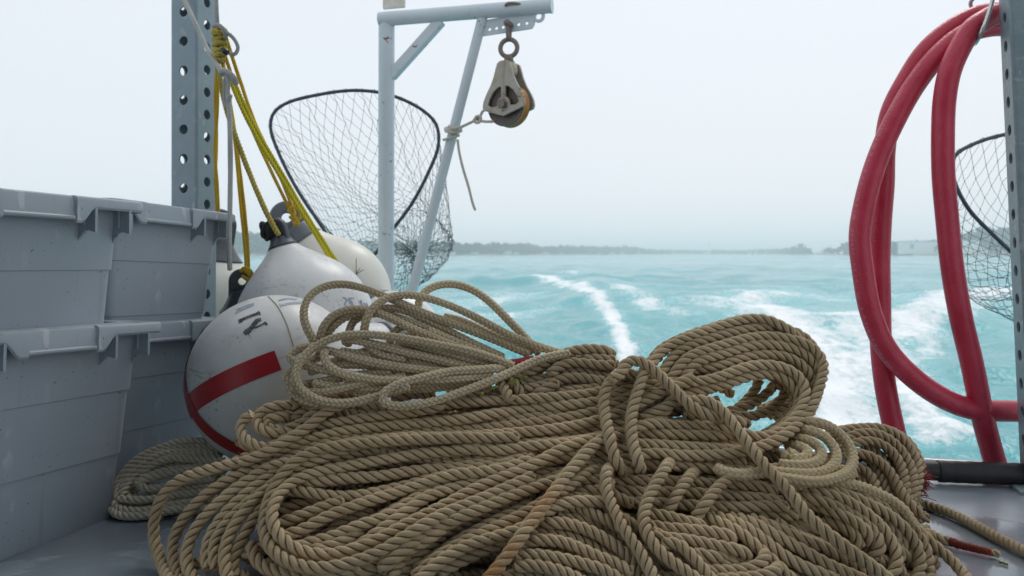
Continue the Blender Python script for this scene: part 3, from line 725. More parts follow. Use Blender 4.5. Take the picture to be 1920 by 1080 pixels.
# thin twine over the buoy
def lay_line(pts, body, r, mat, name, parent):
    bvh = surf_bvh(body); cp = Vector((0, 0, CZ)); q = []
    for a in catmull([(x, y, 0) for x, y in pts], 4):
        h = bvh.ray_cast(cp, (P(a[0], a[1], 1) - cp).normalized())
        if h[0] is not None: q.append(h[0] + h[1] * r * .8)
    m = MB(); m.tube(q, r, 6); o = obj(name, m.mesh(), mat)
    if parent: wparent(o, parent)
    return o
M_TWINE = painted("tan_twine", (.50, .44, .32), (.40, .33, .2), rough=.8, scale=60)
tag(lay_line([(503, 556), (520, 574), (536, 604), (545, 630), (552, 652)], bodyA, .0011, M_TWINE, "twine", None), 'thin tan twine lying over the top of the striped buoy', 'twine')
B_C = P(573, 602, 1.95)
bB, bodyB = make_buoy('white teardrop buoy with dark neck standing behind the striped buoy, olive rope on top', B_C, (-.30, .02, .95), .165, 1.0, 1.30, M_WVINYL, M_DCAP, 1.17, 1.2, name="buoy", nr=.13)
paint_marks([([(642, 558), (650, 562), (646, 571), (654, 577), (646, 580)], 3), ([(654, 560), (662, 576)], 6), ([(653, 559), (664, 560)], 2.5), ([(675, 563), (680, 576)], 5), ([(681, 568), (690, 576), (686, 568)], 2.5)], bodyB, bB, M_MARKB, "faded_lettering")
C_C = P(640, 542, 2.28)
bC, bodyC = make_buoy('cream white fender with grey eye cap, right of the dark necked buoy by the davit', C_C, (-.60, -.05, .80), .135, 1.15, 1.62, M_CREAM, M_GCAP, 1.30, .9, face=.35)
D_C = P(395, 572, 2.40)
bD, bodyD = make_buoy('cream fender behind the far grey totes, hanging below the left post', D_C, (.10, .0, 1), .141, 1.1, 1.45, M_CREAM, M_DCAP, 1.0, .4, face=.6)
F_C = P(446, 650, 1.99)
bF, bodyF = make_buoy('mostly hidden fender whose dark eye neck sticks up between striped buoy and totes', F_C, (.10, -.10, 1), .088, 1.05, 1.62, M_CREAM, M_DCAP, 1.0, .2, face=.5)
E_C = P(742, 640, 2.16)
bE, bodyE = make_buoy('white fender with blue marks half buried behind the loose braided rope', E_C, (-.56, .1, .80), .132, 1.05, 1.22, M_WVINYL, M_GCAP, 1.0, .3, nr=.2)
paint_marks([([(772, 625), (778, 632), (783, 640)], 4), ([(742, 648), (748, 642)], 4), ([(706, 640), (714, 644)], 4), ([(783, 652), (796, 655)], 2.5)], bodyE, bE, M_MARKB, "faded_lettering")
m = MB(); 
for dx, dy, dz in ((0, 0, .045), (.012, -.006, .018), (.02, 0, .013), (-.01, .006, .018)): m.tube(catmull([(0, 0, 0), (dx * .4, dy, dz * .5), (dx, dy, dz)], .006), .0011, 5)
def on_surf(body, px, py):
    cp = Vector((0, 0, CZ)); return surf_bvh(body).ray_cast(cp, (P(px, py, 1) - cp).normalized())[0]
M_STRAW = painted("dry_straw", (.30, .25, .12), (.2, .17, .08), rough=.8)
h_ = on_surf(bodyC, 668, 515)
if h_ is not None: tag(obj("grass_sprig", m.mesh(), M_STRAW, loc=h_), 'dry grass sprig stuck on top of the cream fender', 'sprig')

# ================================================================== davit, pulley block
DY = 2.5
def davit():
    base = P(724, 640, DY); base.z = .0
    root = empty("davit", base); tag(root, 'pale blue grey pipe davit with a rusty beam carrying the pulley block', 'davit')
    def sub(name, mesh, mat=M_DAVIT, parent=None, smooth=True):
        o = obj(name, mesh, mat, None, smooth); wparent(o, parent or root); return o
    top = P(725, 36, DY); m = MB(); m.tube([base, Vector((base.x, base.y, .6)), top + Vector((0, 0, .005))], .0252, 28); sub("post", auto_smooth(m.mesh(), 50))
    b0 = P(712, 36.5, DY - .004); b1 = P(1033, 10.5, 2.36); m = MB(); m.tube([b0, b0.lerp(b1, .5), b1], .0222, 28); sub("beam", auto_smooth(m.mesh(), 50))
    ax = (b1 - b0).normalized(); m = MB(); m.tube([b1, b1 + ax * .004], .0235, 28); sub("end_cap", auto_smooth(m.mesh(), 50))
    m = MB(); s0 = P(905, 33, 2.42); s1 = P(726, 728, 2.50); m.tube([s0, s0.lerp(s1, .5), s1], .0155, 20); sub("strut", auto_smooth(m.mesh(), 50))
    k0 = P(737, 139, DY - .005); k1 = P(823, 43, 2.455); d = (k1 - k0); q = d.normalized().to_track_quat('X', 'Y').to_matrix(); yv = ax.cross(Vector((0, 0, 1))).normalized()
    Mx = Matrix((d.normalized(), yv, d.normalized().cross(yv))).transposed()
    m = MB(); m.box((k0 + k1) / 2, (d.length + .02, .026, .032), Mx); sub("brace", m.mesh(bevel=.004), smooth=False)
    m = MB(); cc = P(739, -2, DY - .0); m.box(cc, (.074, .012, .06), Matrix.Rotation(BOAT_ROT, 3, 'Z')); sub("name_plate", m.mesh(bevel=.003), M_SIGN, smooth=False)
    # hole plate under the beam, with a round lug
    o0 = P(950, 35, 2.40); sx = 2.4 / F / .963
    def loc(x, y): return ((x - 950) * sx, -(y - 35) * 2.4 / F - (x - 950) * sx * .0)
    shear = (10.5 - 36.5) / (1033 - 712)
    def L(x, y): return loc(x, y)
    out = [L(901, 36), L(1004, 26), L(1004, 30), L(1002, 50), L(998, 57), L(992, 58), L(901, 64)]
    holes = [circ(*L(x, y), 3.6 * 2.4 / F, 14) for x, y in ((918, 52.5), (931, 51.5), (943.5, 50.5), (956, 49.5), (973, 48), (988, 47))]
    pl = plate2d(out, holes, .006, .001); pl.transform(Matrix.Rotation(BOAT_ROT, 4, 'Z')); pl.transform(Matrix.Translation(o0)); sub("hole_plate", auto_smooth(pl, 40))
    lg = plate2d([L(998, 32)] + [(L(1010, 36)[0] + 10.5 * sx * math.cos(a), L(1010, 36)[1] + 10.5 * sx * math.sin(a)) for a in np.linspace(math.radians(200), math.radians(420), 18)], [circ(*L(1010, 36.5), 6 * sx, 14)], .008, .001)
    lg.transform(Matrix.Rotation(BOAT_ROT, 4, 'Z')); lg.transform(Matrix.Translation(o0)); sub("lug", auto_smooth(lg, 40))
    hp = [P(948, 11, 2.372), P(951, 7, 2.366), P(965, 6, 2.362), P(975, 8, 2.364), P(978, 10, 2.370)]
    m = MB(); m.tube(catmull(hp, .004), .0045, 8); sub("staple", m.mesh(), M_IRON)
    m = MB(); m.box((base.x, base.y, .006), (.13, .13, .012), Matrix.Rotation(BOAT_ROT, 3, 'Z')); sub("foot_plate", m.mesh(bevel=.002), smooth=False)
    return root
davit()
def pulley():
    S = 2.38 / F
    root = empty("pulley_block", P(954, 198, 2.38), (0, 0, math.radians(-33))); tag(root, 'weathered cast pulley block with orange sheave groove hanging from the davit', 'pulley block')
    half = [(.012, .128), (.021, .122), (.027, .105), (.034, .082), (.045, .058), (.060, .034), (.0705, .012), (.073, -.004), (.069, -.012), (.045, -.020), (.0, -.034)]
    out = half + [(-x, z) for x, z in half[-2::-1]]
    def win(s): return [(s * .0065, .054), (s * .018, .053), (s * .036, .040), (s * .050, .020), (s * .056, .001), (s * .044, -.007), (s * .022, -.006), (s * .021, .008), (s * .014, .017), (s * .006, .020)]
    for y in (-.027, .027):
        me = plate2d(out, [win(1), win(-1)], .008, .0015); me.transform(Matrix.Translation((0, y, 0)))
        m = MB(); 
        m.tube(catmull([(0, y + (-.004 if y < 0 else .004), .125), (0, y + (-.001 if y < 0 else .001), .08), (0, y + (-.001 if y < 0 else .001), .02)], .006), .0065, 10)
        cheek = obj("cheek", auto_smooth(join_meshes([me, m.mesh()]), 40), M_CAST, root)
        b = MB(); yy = y + (-.012 if y < 0 else .012); V = [(.0125 * math.cos(a), yy + d, .0125 * math.sin(a)) for d in (-.006, .006) for a in [math.pi / 3 * k + .3 for k in range(6)]]
        b.add(V, [tuple(range(6)), tuple(range(11, 5, -1))] + [(k, (k + 1) % 6, (k + 1) % 6 + 6, k + 6) for k in range(6)]); obj("bolt", b.mesh(bevel=.0015), M_IRON, cheek, False)
    m = MB(); Rx = Matrix.Rotation(math.radians(90), 3, 'X')
    m.lathe([(.001, -.017), (.050, -.017), (.0535, -.0185), (.064, -.0185), (.0648, -.0165), (.0640, -.0150)], 48, Rx); m.lathe([(.0640, .0150), (.0648, .0165), (.064, .0185), (.0535, .0185), (.050, .017), (.001, .017)], 48, Rx)
    sh = obj("sheave", auto_smooth(m.mesh(), 40), M_SHEAVE, root)
    m = MB(); m.lathe([(.0642, -.0150), (.0615, -.0085), (.0605, 0), (.0615, .0085), (.0642, .0150)], 48, Rx); obj("groove", m.mesh(), M_BRASS, sh)
    m = MB(); m.tube([(0, 0, .088), (0, 0, .105), (0, 0, .128)], [.024, .027, .020], 18); m.box((0, 0, .112), (.036, .056, .030)); obj("crown_block", auto_smooth(m.mesh(bevel=.004), 40), M_CAST, root)
    m = MB(); m.tube([(0, 0, .126), (0, 0, .142), (0, 0, .150)], [.0155, .0135, .015], 16); m.tube([(0, 0, .128), (0, 0, .131)], .018, 16)
    ring = [(.0258 * math.sin(a), 0, .172 + .0258 * math.cos(a)) for a in np.linspace(0, 2 * math.pi, 40, endpoint=False)]
    rr = Matrix.Rotation(math.radians(20), 3, 'Z'); m.tube([rr @ Vector(p) for p in ring], .0072, 12, True); obj("eye_ring", m.mesh(), M_IRON, root)
    m = MB(); u = [(0, -.012, .247), (0, -.012, .222), (0, -.010, .205), (0, 0, .1955), (0, .010, .205), (0, .012, .222), (0, .012, .247)]
    r3 = Matrix.Rotation(math.radians(14), 3, 'Z'); m.tube([r3 @ Vector(p) for p in catmull(u, .004)], .0052, 10)
    m.tube([r3 @ Vector((0, -.026, .243)), r3 @ Vector((0, .024, .243))], .0062, 10); m.tube([r3 @ Vector((0, -.018, .243)), r3 @ Vector((0, -.008, .243))], .0105, 12); m.tube([r3 @ Vector((0, .008, .243)), r3 @ Vector((0, .018, .243))], .0105, 12)
    obj("shackle", m.mesh(), M_IRON, root)
    return root
pulley()

# ================================================================== landing nets
def landing_net(label, hoop_px, Y, dY, bag_c, bag_r, bagY, nu, nv, handle, seed, tw=.0007, sag=.10):
    rg = np.random.default_rng(seed)
    hp = [P(x, y, Y + dY * (i / len(hoop_px) - .5)) for i, (x, y) in enumerate(hoop_px)]
    root = empty("landing_net", hp[0]); tag(root, label, 'landing net', 'landing nets')
    path = catmull(hp, .02, True); m = MB(); m.tube(path, .0062, 10, True); h = obj("hoop", m.mesh(), M_NETF); wparent(h, root)
    m = MB(); m.tube([P(*handle[0]), P(*handle[1])], .011, 12); h = obj("handle", m.mesh(), M_NETF); wparent(h, root)
    L = len(path); cen = path.mean(0); m = MB(); wrap = m
    ctr = np.array(P(bag_c[0], bag_c[1], bagY))
    G = np.zeros((nv, nu, 3))
    for i in range(nu):
        for j in range(nv):
            u = (i + .5 * (j % 2)) / nu; h = path[int(u * L) % L]
            ang = math.atan2(h[2] - cen[2], h[0] - cen[0]); mp = bagY / F
            b = ctr + np.array((bag_r[0] * mp * math.cos(ang), .12 * math.sin(ang * 2 + 1), bag_r[1] * mp * math.sin(ang)))
            v = j / (nv - 1); v1 = min(v / .72, 1)
            p = h * (1 - v1) + b * v1
            p = p + np.array((0, .18 * math.sin(math.pi * v1), -sag * math.sin(math.pi * v1)))
            if v > .72: 
                w = (v - .72) / .28; p = p * (1 - w * .93) + (ctr + np.array((0, .10, -.03))) * w * .93
            fold = .012 * math.sin(ang * 5 + v * 3) * math.sin(math.pi * min(v * 1.3, 1)); G[j, i] = p + np.array((fold, fold * 2.0, fold)) + rg.normal(size=3) * (.0008 + .006 * v)
    for j in range(nv - 1):
        for i in range(nu):
            a = G[j, i]
            for di in ((0, 1) if j % 2 else (-1, 0)):
                b = G[j + 1, (i + di) % nu]
                mid = (a + b) / 2 + np.array((0, 0, -.10 * np.linalg.norm(a - b) * rg.uniform(.3, 1))) 
                m.tube([a, mid, b], tw, 4, cap=False)
            if j > 0 and rg.random() < .5: m.tube([a + np.array((0, 0, .002)), a - np.array((0, 0, .002))], tw * 2.2, 5)
        if j == 0:
            for i in range(nu):
                a = np.array(G[0, i]); T = path[(int((i) / nu * L) + 1) % L] - path[int(i / nu * L) % L]; T /= np.linalg.norm(T)
                n1 = np.cross(T, (0, 1, 0)); n2 = np.array((0, 1, 0))
                wrap.tube([a + .0075 * (math.cos(q) * n1 + math.sin(q) * n2) + T * .0012 * q for q in np.linspace(0, 9, 16)], tw * 1.1, 4)
    o = obj("netting", m.mesh(), M_NET); wparent(o, root)
    return root
landing_net('large landing net with dark hoop behind the davit post', [(507, 238), (513, 212), (536, 194), (600, 177), (670, 169.5), (735, 179), (793, 207), (818, 234), (822, 272), (800, 330), (770, 385), (735, 432), (700, 480), (668, 512), (640, 480), (600, 420), (560, 360), (524, 290)], 2.85, 0,
            (772, 462), (70, 62), 3.25, 58, 34, ((668, 508, 2.85), (672, 760, 2.75)), 5)
landing_net('second landing net half hidden behind the right post and the red hose', [(1787, 330), (1790, 293), (1830, 268), (1890, 251), (1960, 244), (2040, 262), (2095, 300), (2110, 345), (2080, 420), (2030, 500), (2000, 560), (1960, 535), (1915, 490), (1862, 440), (1815, 390)], 2.45, 0,
            (1968, 545), (98, 62), 2.6, 40, 22, ((2000, 555, 2.45), (2004, 820, 2.3)), 9, .0007, .05)

# ================================================================== black rail, hose hook
def rail():
    a = P(1700, 893, 1.745); b = P(1985, 893, 1.70); a.z = b.z = .0265
    ax = (b - a).normalized(); root = empty("padded_rail", (a + b) / 2); tag(root, 'black padded tube lying on the deck edge below the red hose', 'rail')
    m = MB(); m.tube([a - ax * .06, a.lerp(b, .5), b], .0205, 20); o = obj("pipe", auto_smooth(m.mesh(), 50), M_BLACK); wparent(o, root)
    s = a.lerp(b, .21); m = MB(); m.tube(np.array([s + (b - s) * t for t in np.linspace(0, 1, 40)]), [.0235 + .0004 * math.sin(k * 1.3) for k in range(40)], 24); o = obj("foam_sleeve", auto_smooth(m.mesh(), 50), M_BLACK); wparent(o, root)
rail()
m = MB(); hk = [P(1868, -60, 1.765), P(1862, -5, 1.755), P(1853, 28, 1.748), P(1842, 56, 1.744), P(1832, 76, 1.765), P(1826, 78, 1.85), P(1824, 50, 1.90), P(1822, 18, 1.905), P(1820, 4, 1.90), P(1826, -4, 1.89), P(1838, -30, 1.87), P(1850, -60, 1.84)]
tag(obj("wire_hook", (m.tube(catmull(hk, .004), .0048, 10), m.mesh())[1], M_STEEL), 'bent steel wire hook holding the top of the red hose', 'hook')
# ================================================================== ropes
def rope_geo(path, R, kind='laid', pitch=None, n=None, seed=0, fuzz=0.0, stain=0.0, caps=True, tw0=0.0, shrink=None):
    """one rope along an evenly sampled path -> V, Q, groove, uv, stain"""
    rg = np.random.default_rng(seed + 17); m = len(path)
    T, N, B = frames(path); s = np.r_[0, np.cumsum(np.linalg.norm(np.diff(path, axis=0), axis=1))]
    Rr = R * (1 + .025 * np.sin(s / R * .37 + seed) + .02 * np.sin(s / R * .13 + 2 * seed))
    if shrink is not None: Rr = Rr * shrink(s / s[-1])
    if kind == 'laid':
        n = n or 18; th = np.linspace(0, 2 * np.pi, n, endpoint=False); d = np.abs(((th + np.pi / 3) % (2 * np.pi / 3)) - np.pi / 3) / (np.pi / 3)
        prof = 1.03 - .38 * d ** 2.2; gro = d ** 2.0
        ph = 2 * np.pi * s / pitch + tw0 + seed * 1.7
        A = th[None] + ph[:, None]; rad = Rr[:, None] * prof[None]
        lob = np.floor(((th + np.pi / 3) % (2 * np.pi)) / (2 * np.pi / 3)).astype(int) % 3
        wob = 1 + .03 * np.sin(s[:, None] / R * .9 + lob[None] * 2.1 + seed); rad = rad * (1 - (1 - wob) * (1 - d[None]))
        gv = np.broadcast_to(gro[None], (m, n)); uv = np.stack([np.broadcast_to(th[None] * 2, (m, n)), np.broadcast_to(s[:, None] / R + seed * 3.3, (m, n)), np.zeros((m, n))], -1)
    else:
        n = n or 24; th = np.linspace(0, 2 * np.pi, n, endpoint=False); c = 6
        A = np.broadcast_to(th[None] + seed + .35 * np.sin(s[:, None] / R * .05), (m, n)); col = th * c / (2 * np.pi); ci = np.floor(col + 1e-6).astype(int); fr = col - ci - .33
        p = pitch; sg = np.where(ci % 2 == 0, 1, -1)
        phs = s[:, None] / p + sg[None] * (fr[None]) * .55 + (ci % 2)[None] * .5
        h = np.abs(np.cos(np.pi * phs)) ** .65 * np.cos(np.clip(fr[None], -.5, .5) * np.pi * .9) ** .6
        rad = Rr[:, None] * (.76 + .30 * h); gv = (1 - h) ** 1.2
        uv = np.stack([np.broadcast_to(th[None] * 1.2, (m, n)), np.broadcast_to(s[:, None] / R + seed * 3.3, (m, n)), np.zeros((m, n))], -1)
    V = path[:, None] + rad[..., None] * (np.cos(A)[..., None] * N[:, None] + np.sin(A)[..., None] * B[:, None])
    i = np.arange(m - 1)[:, None] * n + np.arange(n)[None]; j = np.arange(m - 1)[:, None] * n + (np.arange(n)[None] + 1) % n
    Q = np.stack([i, j, j + n, i + n], -1).reshape(-1, 4)
    V = V.reshape(-1, 3); gv = np.array(gv).reshape(-1); uv = uv.reshape(-1, 3)
    stv = np.zeros((m, n)) + (stain * np.clip(.2 + .9 * np.sin(s / R * .11 + seed) + .5 * np.sin(s / R * .37), 0, 1))[:, None]; stv = stv.reshape(-1)
    if caps:                                                  # rounded-off ends
        for e, sgn in ((0, -1), (m - 1, 1)):
            k = len(V); c0 = path[e] + T[e] * sgn * Rr[e] * .45; V = np.vstack([V, c0[None]]); gv = np.r_[gv, .3]; uv = np.vstack([uv, uv[e * n][None]]); stv = np.r_[stv, stv[e * n]]
            q = [(e * n + a, e * n + (a + 1) % n, k, k) for a in range(n)]
            q = [(a, b, k, k) for a, b, _, _ in q]
            # two tris written as a quad through a midpoint keeps the mesh all quads
            mids = (V[[a for a, b, _, _ in q]] + V[[b for a, b, _, _ in q]]) / 2 * .5 + c0 * .5
            base = len(V); V = np.vstack([V, mids]); gv = np.r_[gv, np.full(n, .3)]; uv = np.vstack([uv, uv[e * n:e * n + n]]); stv = np.r_[stv, np.full(n, stv[e * n])]
            qq = [(a, b, base + t, base + t) for t, (a, b, _, _) in enumerate(q)]
            qq = [(e * n + t, e * n + (t + 1) % n, base + (t + 0) % n, base + (t - 1) % n) for t in range(n)] + [(base + t, k, base + (t - 1) % n, base + (t - 1) % n) for t in []]
            Q = np.vstack([Q, np.array(qq)]); tri = [(base + (t - 1) % n, base + t, base + (t + 1) % n, k) for t in range(0, n, 2)]; Q = np.vstack([Q, np.array(tri)])
    if fuzz:
        cnt = int(s[-1] / .01 * fuzz); 
        if cnt:
            k = rg.integers(2, m - 2, cnt); a = rg.uniform(0, 2 * np.pi, cnt)
            nor = np.cos(a)[:, None] * N[k] + np.sin(a)[:, None] * B[k]; o = path[k] + nor * (Rr[k] * .88)[:, None]
            tan = T[k] * rg.choice([-1, 1], cnt)[:, None] + np.cross(T[k], nor) * rg.normal(0, .7, cnt)[:, None]; tan /= np.linalg.norm(tan, axis=1, keepdims=True)
            ln = rg.uniform(.2, .85, cnt)[:, None] * R; up = rg.uniform(.25, 1.0, cnt)[:, None]
            tip = o + nor * (ln * up + R * .1) + tan * ln; wd = np.cross(tan, nor) * R * .042
            base = len(V); V = np.vstack([V, np.stack([o - wd, o + wd, tip + wd * .3, tip - wd * .3], 1).reshape(-1, 3)])
            gv = np.r_[gv, np.zeros(cnt * 4)]; uv = np.vstack([uv, np.repeat(uv[k * n], 4, 0)]); stv = np.r_[stv, np.repeat(stv[k * n], 4)]
            Q = np.vstack([Q, base + np.arange(cnt * 4).reshape(-1, 4)])
    return V, Q, gv, uv, stv
def rope_obj(name, strands, mat, parent=None):
    rt = np.random.default_rng(len(strands)); TN = []
    """strands: list of dict(path,R,kind,...) -> one mesh object"""
    Vs = []; Qs = []; G = []; U = []; S = []; n = 0
    for k, d in enumerate(strands):
        kw = {q: d[q] for q in d if q not in ('path',)}
        V, Q, g, u, st = rope_geo(d['path'], seed=d.get('seed', k), **{q: kw[q] for q in kw if q != 'seed'})
        Vs.append(V); Qs.append(Q + n); TN.append(np.full(len(V), rt.uniform(.3, 1.0))); G.append(g); U.append(u); S.append(st); n += len(V)
    me = np_mesh(name, np.vstack(Vs), np.vstack(Qs), {"groove": ('FLOAT', np.concatenate(G)), "rope_uv": ('FLOAT_VECTOR', np.vstack(U)), "stain": ('FLOAT', np.concatenate(S)), "tint": ('FLOAT', np.concatenate(TN))})
    return obj(name, me, mat, parent)

# ---- reading traced courses: a letter chooses the crop the numbers were read in
CROP = {'p': (0, 0, 1), 'a': (200, 560, 2.077), 'b': (800, 640, 2.4547), 'c': (1140, 560, 2.077), 'd': (520, 500, 3), 'e': (200, 800, 3.856),
        'f': (900, 860, 4.8), 'g': (1260, 860, 4.8), 'h': (500, 840, 4.5), 'l': (1520, 780, 3.6), 'm': (520, 620, 6), 'o': (840, 640, 6)}
def parse(txt):
    out = []; k = 'p'
    for w in txt.split():
        if w in CROP: k = w; continue
        lay = None
        if '^' in w: w, lay = w.split('^'); lay = float(lay)
        x, y = w.split(','); x0, y0, sc = CROP[k]; out.append([x0 + float(x) / sc, y0 + float(y) / sc, lay])
    last = None
    return out
def deckY(py, z): return (CZ - z) * F / max(py - HY, 1)
def depth_main(px, py):
    Y = np.interp(py, [520, 600, 650, 700, 760, 800, 900, 1000, 1080, 1200], [1.53, 1.485, 1.45, 1.415, 1.375, 1.345, 1.26, 1.175, 1.125, 1.05])
    e = np.clip((620 - px) / 340, 0, 1); Y += .13 * e * e * np.clip((py - 860) / 130, 0, 1) + .05 * e * np.clip((960 - py) / 100, 0, 1)
    e = np.clip((px - 1440) / 300, 0, 1); Y += .10 * e * e
    return float(Y)
def depth_braid(px, py): return float(np.interp(py, [520, 600, 660, 720, 790], [1.515, 1.455, 1.42, 1.385, 1.35]) + .05 * np.clip((px - 800) / 250, 0, 1))
def depth_back(px, py): return float(np.interp(py, [780, 860, 960, 1000], [1.60, 1.56, 1.47, 1.43]))
def depth_grey(px, py): return float(np.interp(py, [820, 900, 960, 985], [1.62, 1.585, 1.525, 1.49]))
def depth_pale(px, py): return depth_main(px, py) - .005
HANKS = {}
def hank(key, R, kind, pitch, depth, mat, **kw): HANKS[key] = dict(R=R, kind=kind, pitch=pitch, depth=depth, mat=mat, S=[], **kw)
def S(key, txt, layer=0.0, fill=0, **kw): HANKS[key]['S'].append(dict(pts=parse(txt), layer=layer, fill=fill, **kw))
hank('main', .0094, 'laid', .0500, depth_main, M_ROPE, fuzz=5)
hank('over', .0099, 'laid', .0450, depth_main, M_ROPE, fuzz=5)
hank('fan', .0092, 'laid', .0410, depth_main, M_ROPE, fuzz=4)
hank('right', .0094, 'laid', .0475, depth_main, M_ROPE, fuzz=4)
hank('upper', .0098, 'laid', .0480, depth_main, M_ROPE2, fuzz=2.4)
hank('braid', .0076, 'braid', .0088, depth_braid, M_BRAID)
hank('pale', .0089, 'braid', .0092, depth_pale, M_PALE)
hank('back', .0096, 'laid', .044, depth_back, M_ROPE2, fuzz=1.5)
hank('grey', .0078, 'laid', .036, depth_grey, M_ROPEG, fuzz=.6)

# ---------------- main long hank: left bights, middle run through the hitch, right hand curl
S('main', "p 540,1180 430,1170 a 260,1110 212,1020 181,925 186,840 214,770 270,712 350,682 450,652 560,630 660,600 760,557 860,530 1000,508 1329,478 b 300,338 600,303 810,270 905,225 985,172 1040,100 c 205,205 300,155 420,112 520,83 600,76 665,100 735,142 770,190 790,250^-3 770,320^-5 700,390^-6 600,440^-6", .4, 2)
S('main', "p 560,1190 470,1170 e 530,1110 482,970 468,870 508,740 580,632 680,522 800,432 920,362 1060,312 1190,265 a 640,648 760,600 880,562 1040,545 1329,520 b 300,398 600,358 810,312 930,255 1030,200 1090,140 c 265,213 420,148 560,116 650,110 730,128 782,162 812,230^-1 800,320^-4 730,400^-5 620,450^-6", .2, 2)
S('main', "p 600,1180 510,1160 e 600,1080 573,940 588,835 640,730 720,632 830,532 930,445 1050,372 1150,305 1260,262 a 690,650 830,596 970,560 1150,545 1329,540 b 300,430 600,402 820,356 940,292 1060,228 1130,168 c 300,237 440,182 560,150 650,146 740,166 808,195 840,248 833,312 800,395 760,462 700,518 620,568 500,600 300,612 140,602 b 920,548 830,560 740,566 600,625 300,732 150,800 h 1350,705 1150,850 950,960 700,1040 500,1090", .5, 2)
S('main', "e 740,1030 716,930 722,850 772,735 870,615 965,525 1085,425 1190,352 a 660,676 760,630 880,588 b 0,448 300,442 600,415 825,372 950,330 1060,268 1150,212 c 335,250 460,213 580,179 690,184 772,214 818,270 820,345 792,422 738,492 652,552 560,586 450,582 300,577 130,562 b 905,500 800,505 700,520 520,560 h 1900,245 1600,335 1350,405 1200,520 1000,665 800,810 600,930", .2, 2)
S('main', "e 800,1030 762,900 800,780 880,680 990,570 1100,480 a 640,700 740,650 860,608 b 0,490 300,452 600,432 830,392 960,362 1080,305 c 285,288 420,268 560,223 680,220 757,254 802,320 797,400 747,476 662,541 560,562 440,541 300,533 140,524 b 905,462 790,478 640,505 420,540 h 1716,210 1350,340 1150,480 900,620 700,760 500,840 350,870", .0, 2)
S('main', "e 884,1110 852,985 850,880 890,772 950,662 1040,562 1130,472 1240,388 a 760,650 860,614 960,573 1100,546 1329,545 b 250,505 500,482 660,470 830,432 980,398 1100,338 c 250,345 420,309 560,260 672,262 747,300 777,370 752,447 692,512 600,546 490,516 380,497 240,492 150,488 b 905,430 800,442 660,480 460,580 245,665 h 1500,482 1250,602 1000,742 750,852 520,902 350,892 200,832^1 100,745^1.3 42,625^1.5 42,505^1.4 85,405^1.2 200,292 400,212 600,172 900,112 1300,50 1800,5 2200,-30 2600,-60 3000,-90", .6, 2)
S('main', "e 930,1100 905,990 930,905 985,800 1050,680 1120,590 a 690,720 790,660 900,618 1020,592 b 40,545 250,520 480,502 700,480 830,466 1000,420 c 230,402 330,360 450,338 560,298 650,293 722,335 752,395 727,455 662,520 565,566 430,572 300,560", .0, 2)
# inner bights on the left
S('main', "h 2250,240 1900,400 1500,560 1250,702 1050,832 850,922 600,1002 400,1022 200,972 60,882 -10,780 -25,640 0,500 40,380 120,230 240,120 340,45 480,5 a 1000,562 1200,548 1400,542 1600,540", 1.3, 1)
S('main', "h 2250,70 1900,120 1800,135 1500,192 1250,192 950,242 700,252 450,282 250,296", .2, 1)
S('main', "h 150,350 180,360 350,372 560,412 750,412 900,385 1150,330 1400,262 1700,190 1900,150 2250,70", .2, 1)
S('main', "h 2250,90 1900,200 1600,222 1350,292 1150,360 900,432 650,522 450,602 340,682 150,742 60,760", .3, 1)
S('main', "h 640,445 480,492 300,570 100,640 30,668", .1, 1)
S('main', "h 2250,50 1900,170 1800,232 1600,282 1350,372 1150,492 1000,592 800,652 550,762 350,802 240,840", .2, 1)
S('main', "h 2250,330 1900,470 1800,500 1600,590 1400,722 1200,850 1050,950 850,1022 650,1072 400,1110", .4, 1)
S('main', "h 2250,400 1900,540 1700,602 1450,742 1250,932 1150,1042 1080,1110", -.2, 1)
S('main', "h 2250,470 1900,625 1800,682 1600,792 1400,942 1200,1072", .3, 1)
S('main', "b 850,745 760,738 640,742 560,772 470,852 300,905 150,955 0,1062 h 1270,1120", .9, 1)
S('main', "b 860,600 780,598 600,640 400,705 100,832 0,882 h 1200,830 1050,950 900,1080", .5, 1)
S('main', "b 850,640 700,640 540,742 350,842 150,932 h 1400,950 1250,1090", .4, 1)
S('main', "b 850,660 720,620 560,600 480,640 250,760 60,870 h 1300,780 1150,930 1050,1090", .2, 1)
S('main', "b 830,690 700,690 560,770 430,880 260,960 60,1060", .2, 1)
S('main', "h 1100,1110 800,1060 550,1062 300,1050 100,1010 -60,960", -.6, 1)
S('main', "h 900,1130 500,1100 200,1070 -40,1000 -120,900 -140,760", -.4, 1)
S('main', "h 820,880 600,930 300,960 60,930", -1.2, 1)
S('main', "h 900,540 780,590 640,620 560,700 420,800", -1.3, 1)
S('main', "h 400,440 250,470 120,520 40,560", -1.2, 1)
S('main', "e 1000,960 1060,900 1160,850 1260,900 1350,960", -.6, 1)
S('main', "e 600,1010 650,970 720,960 800,1000 900,1050 1050,1100", -.5, 1)
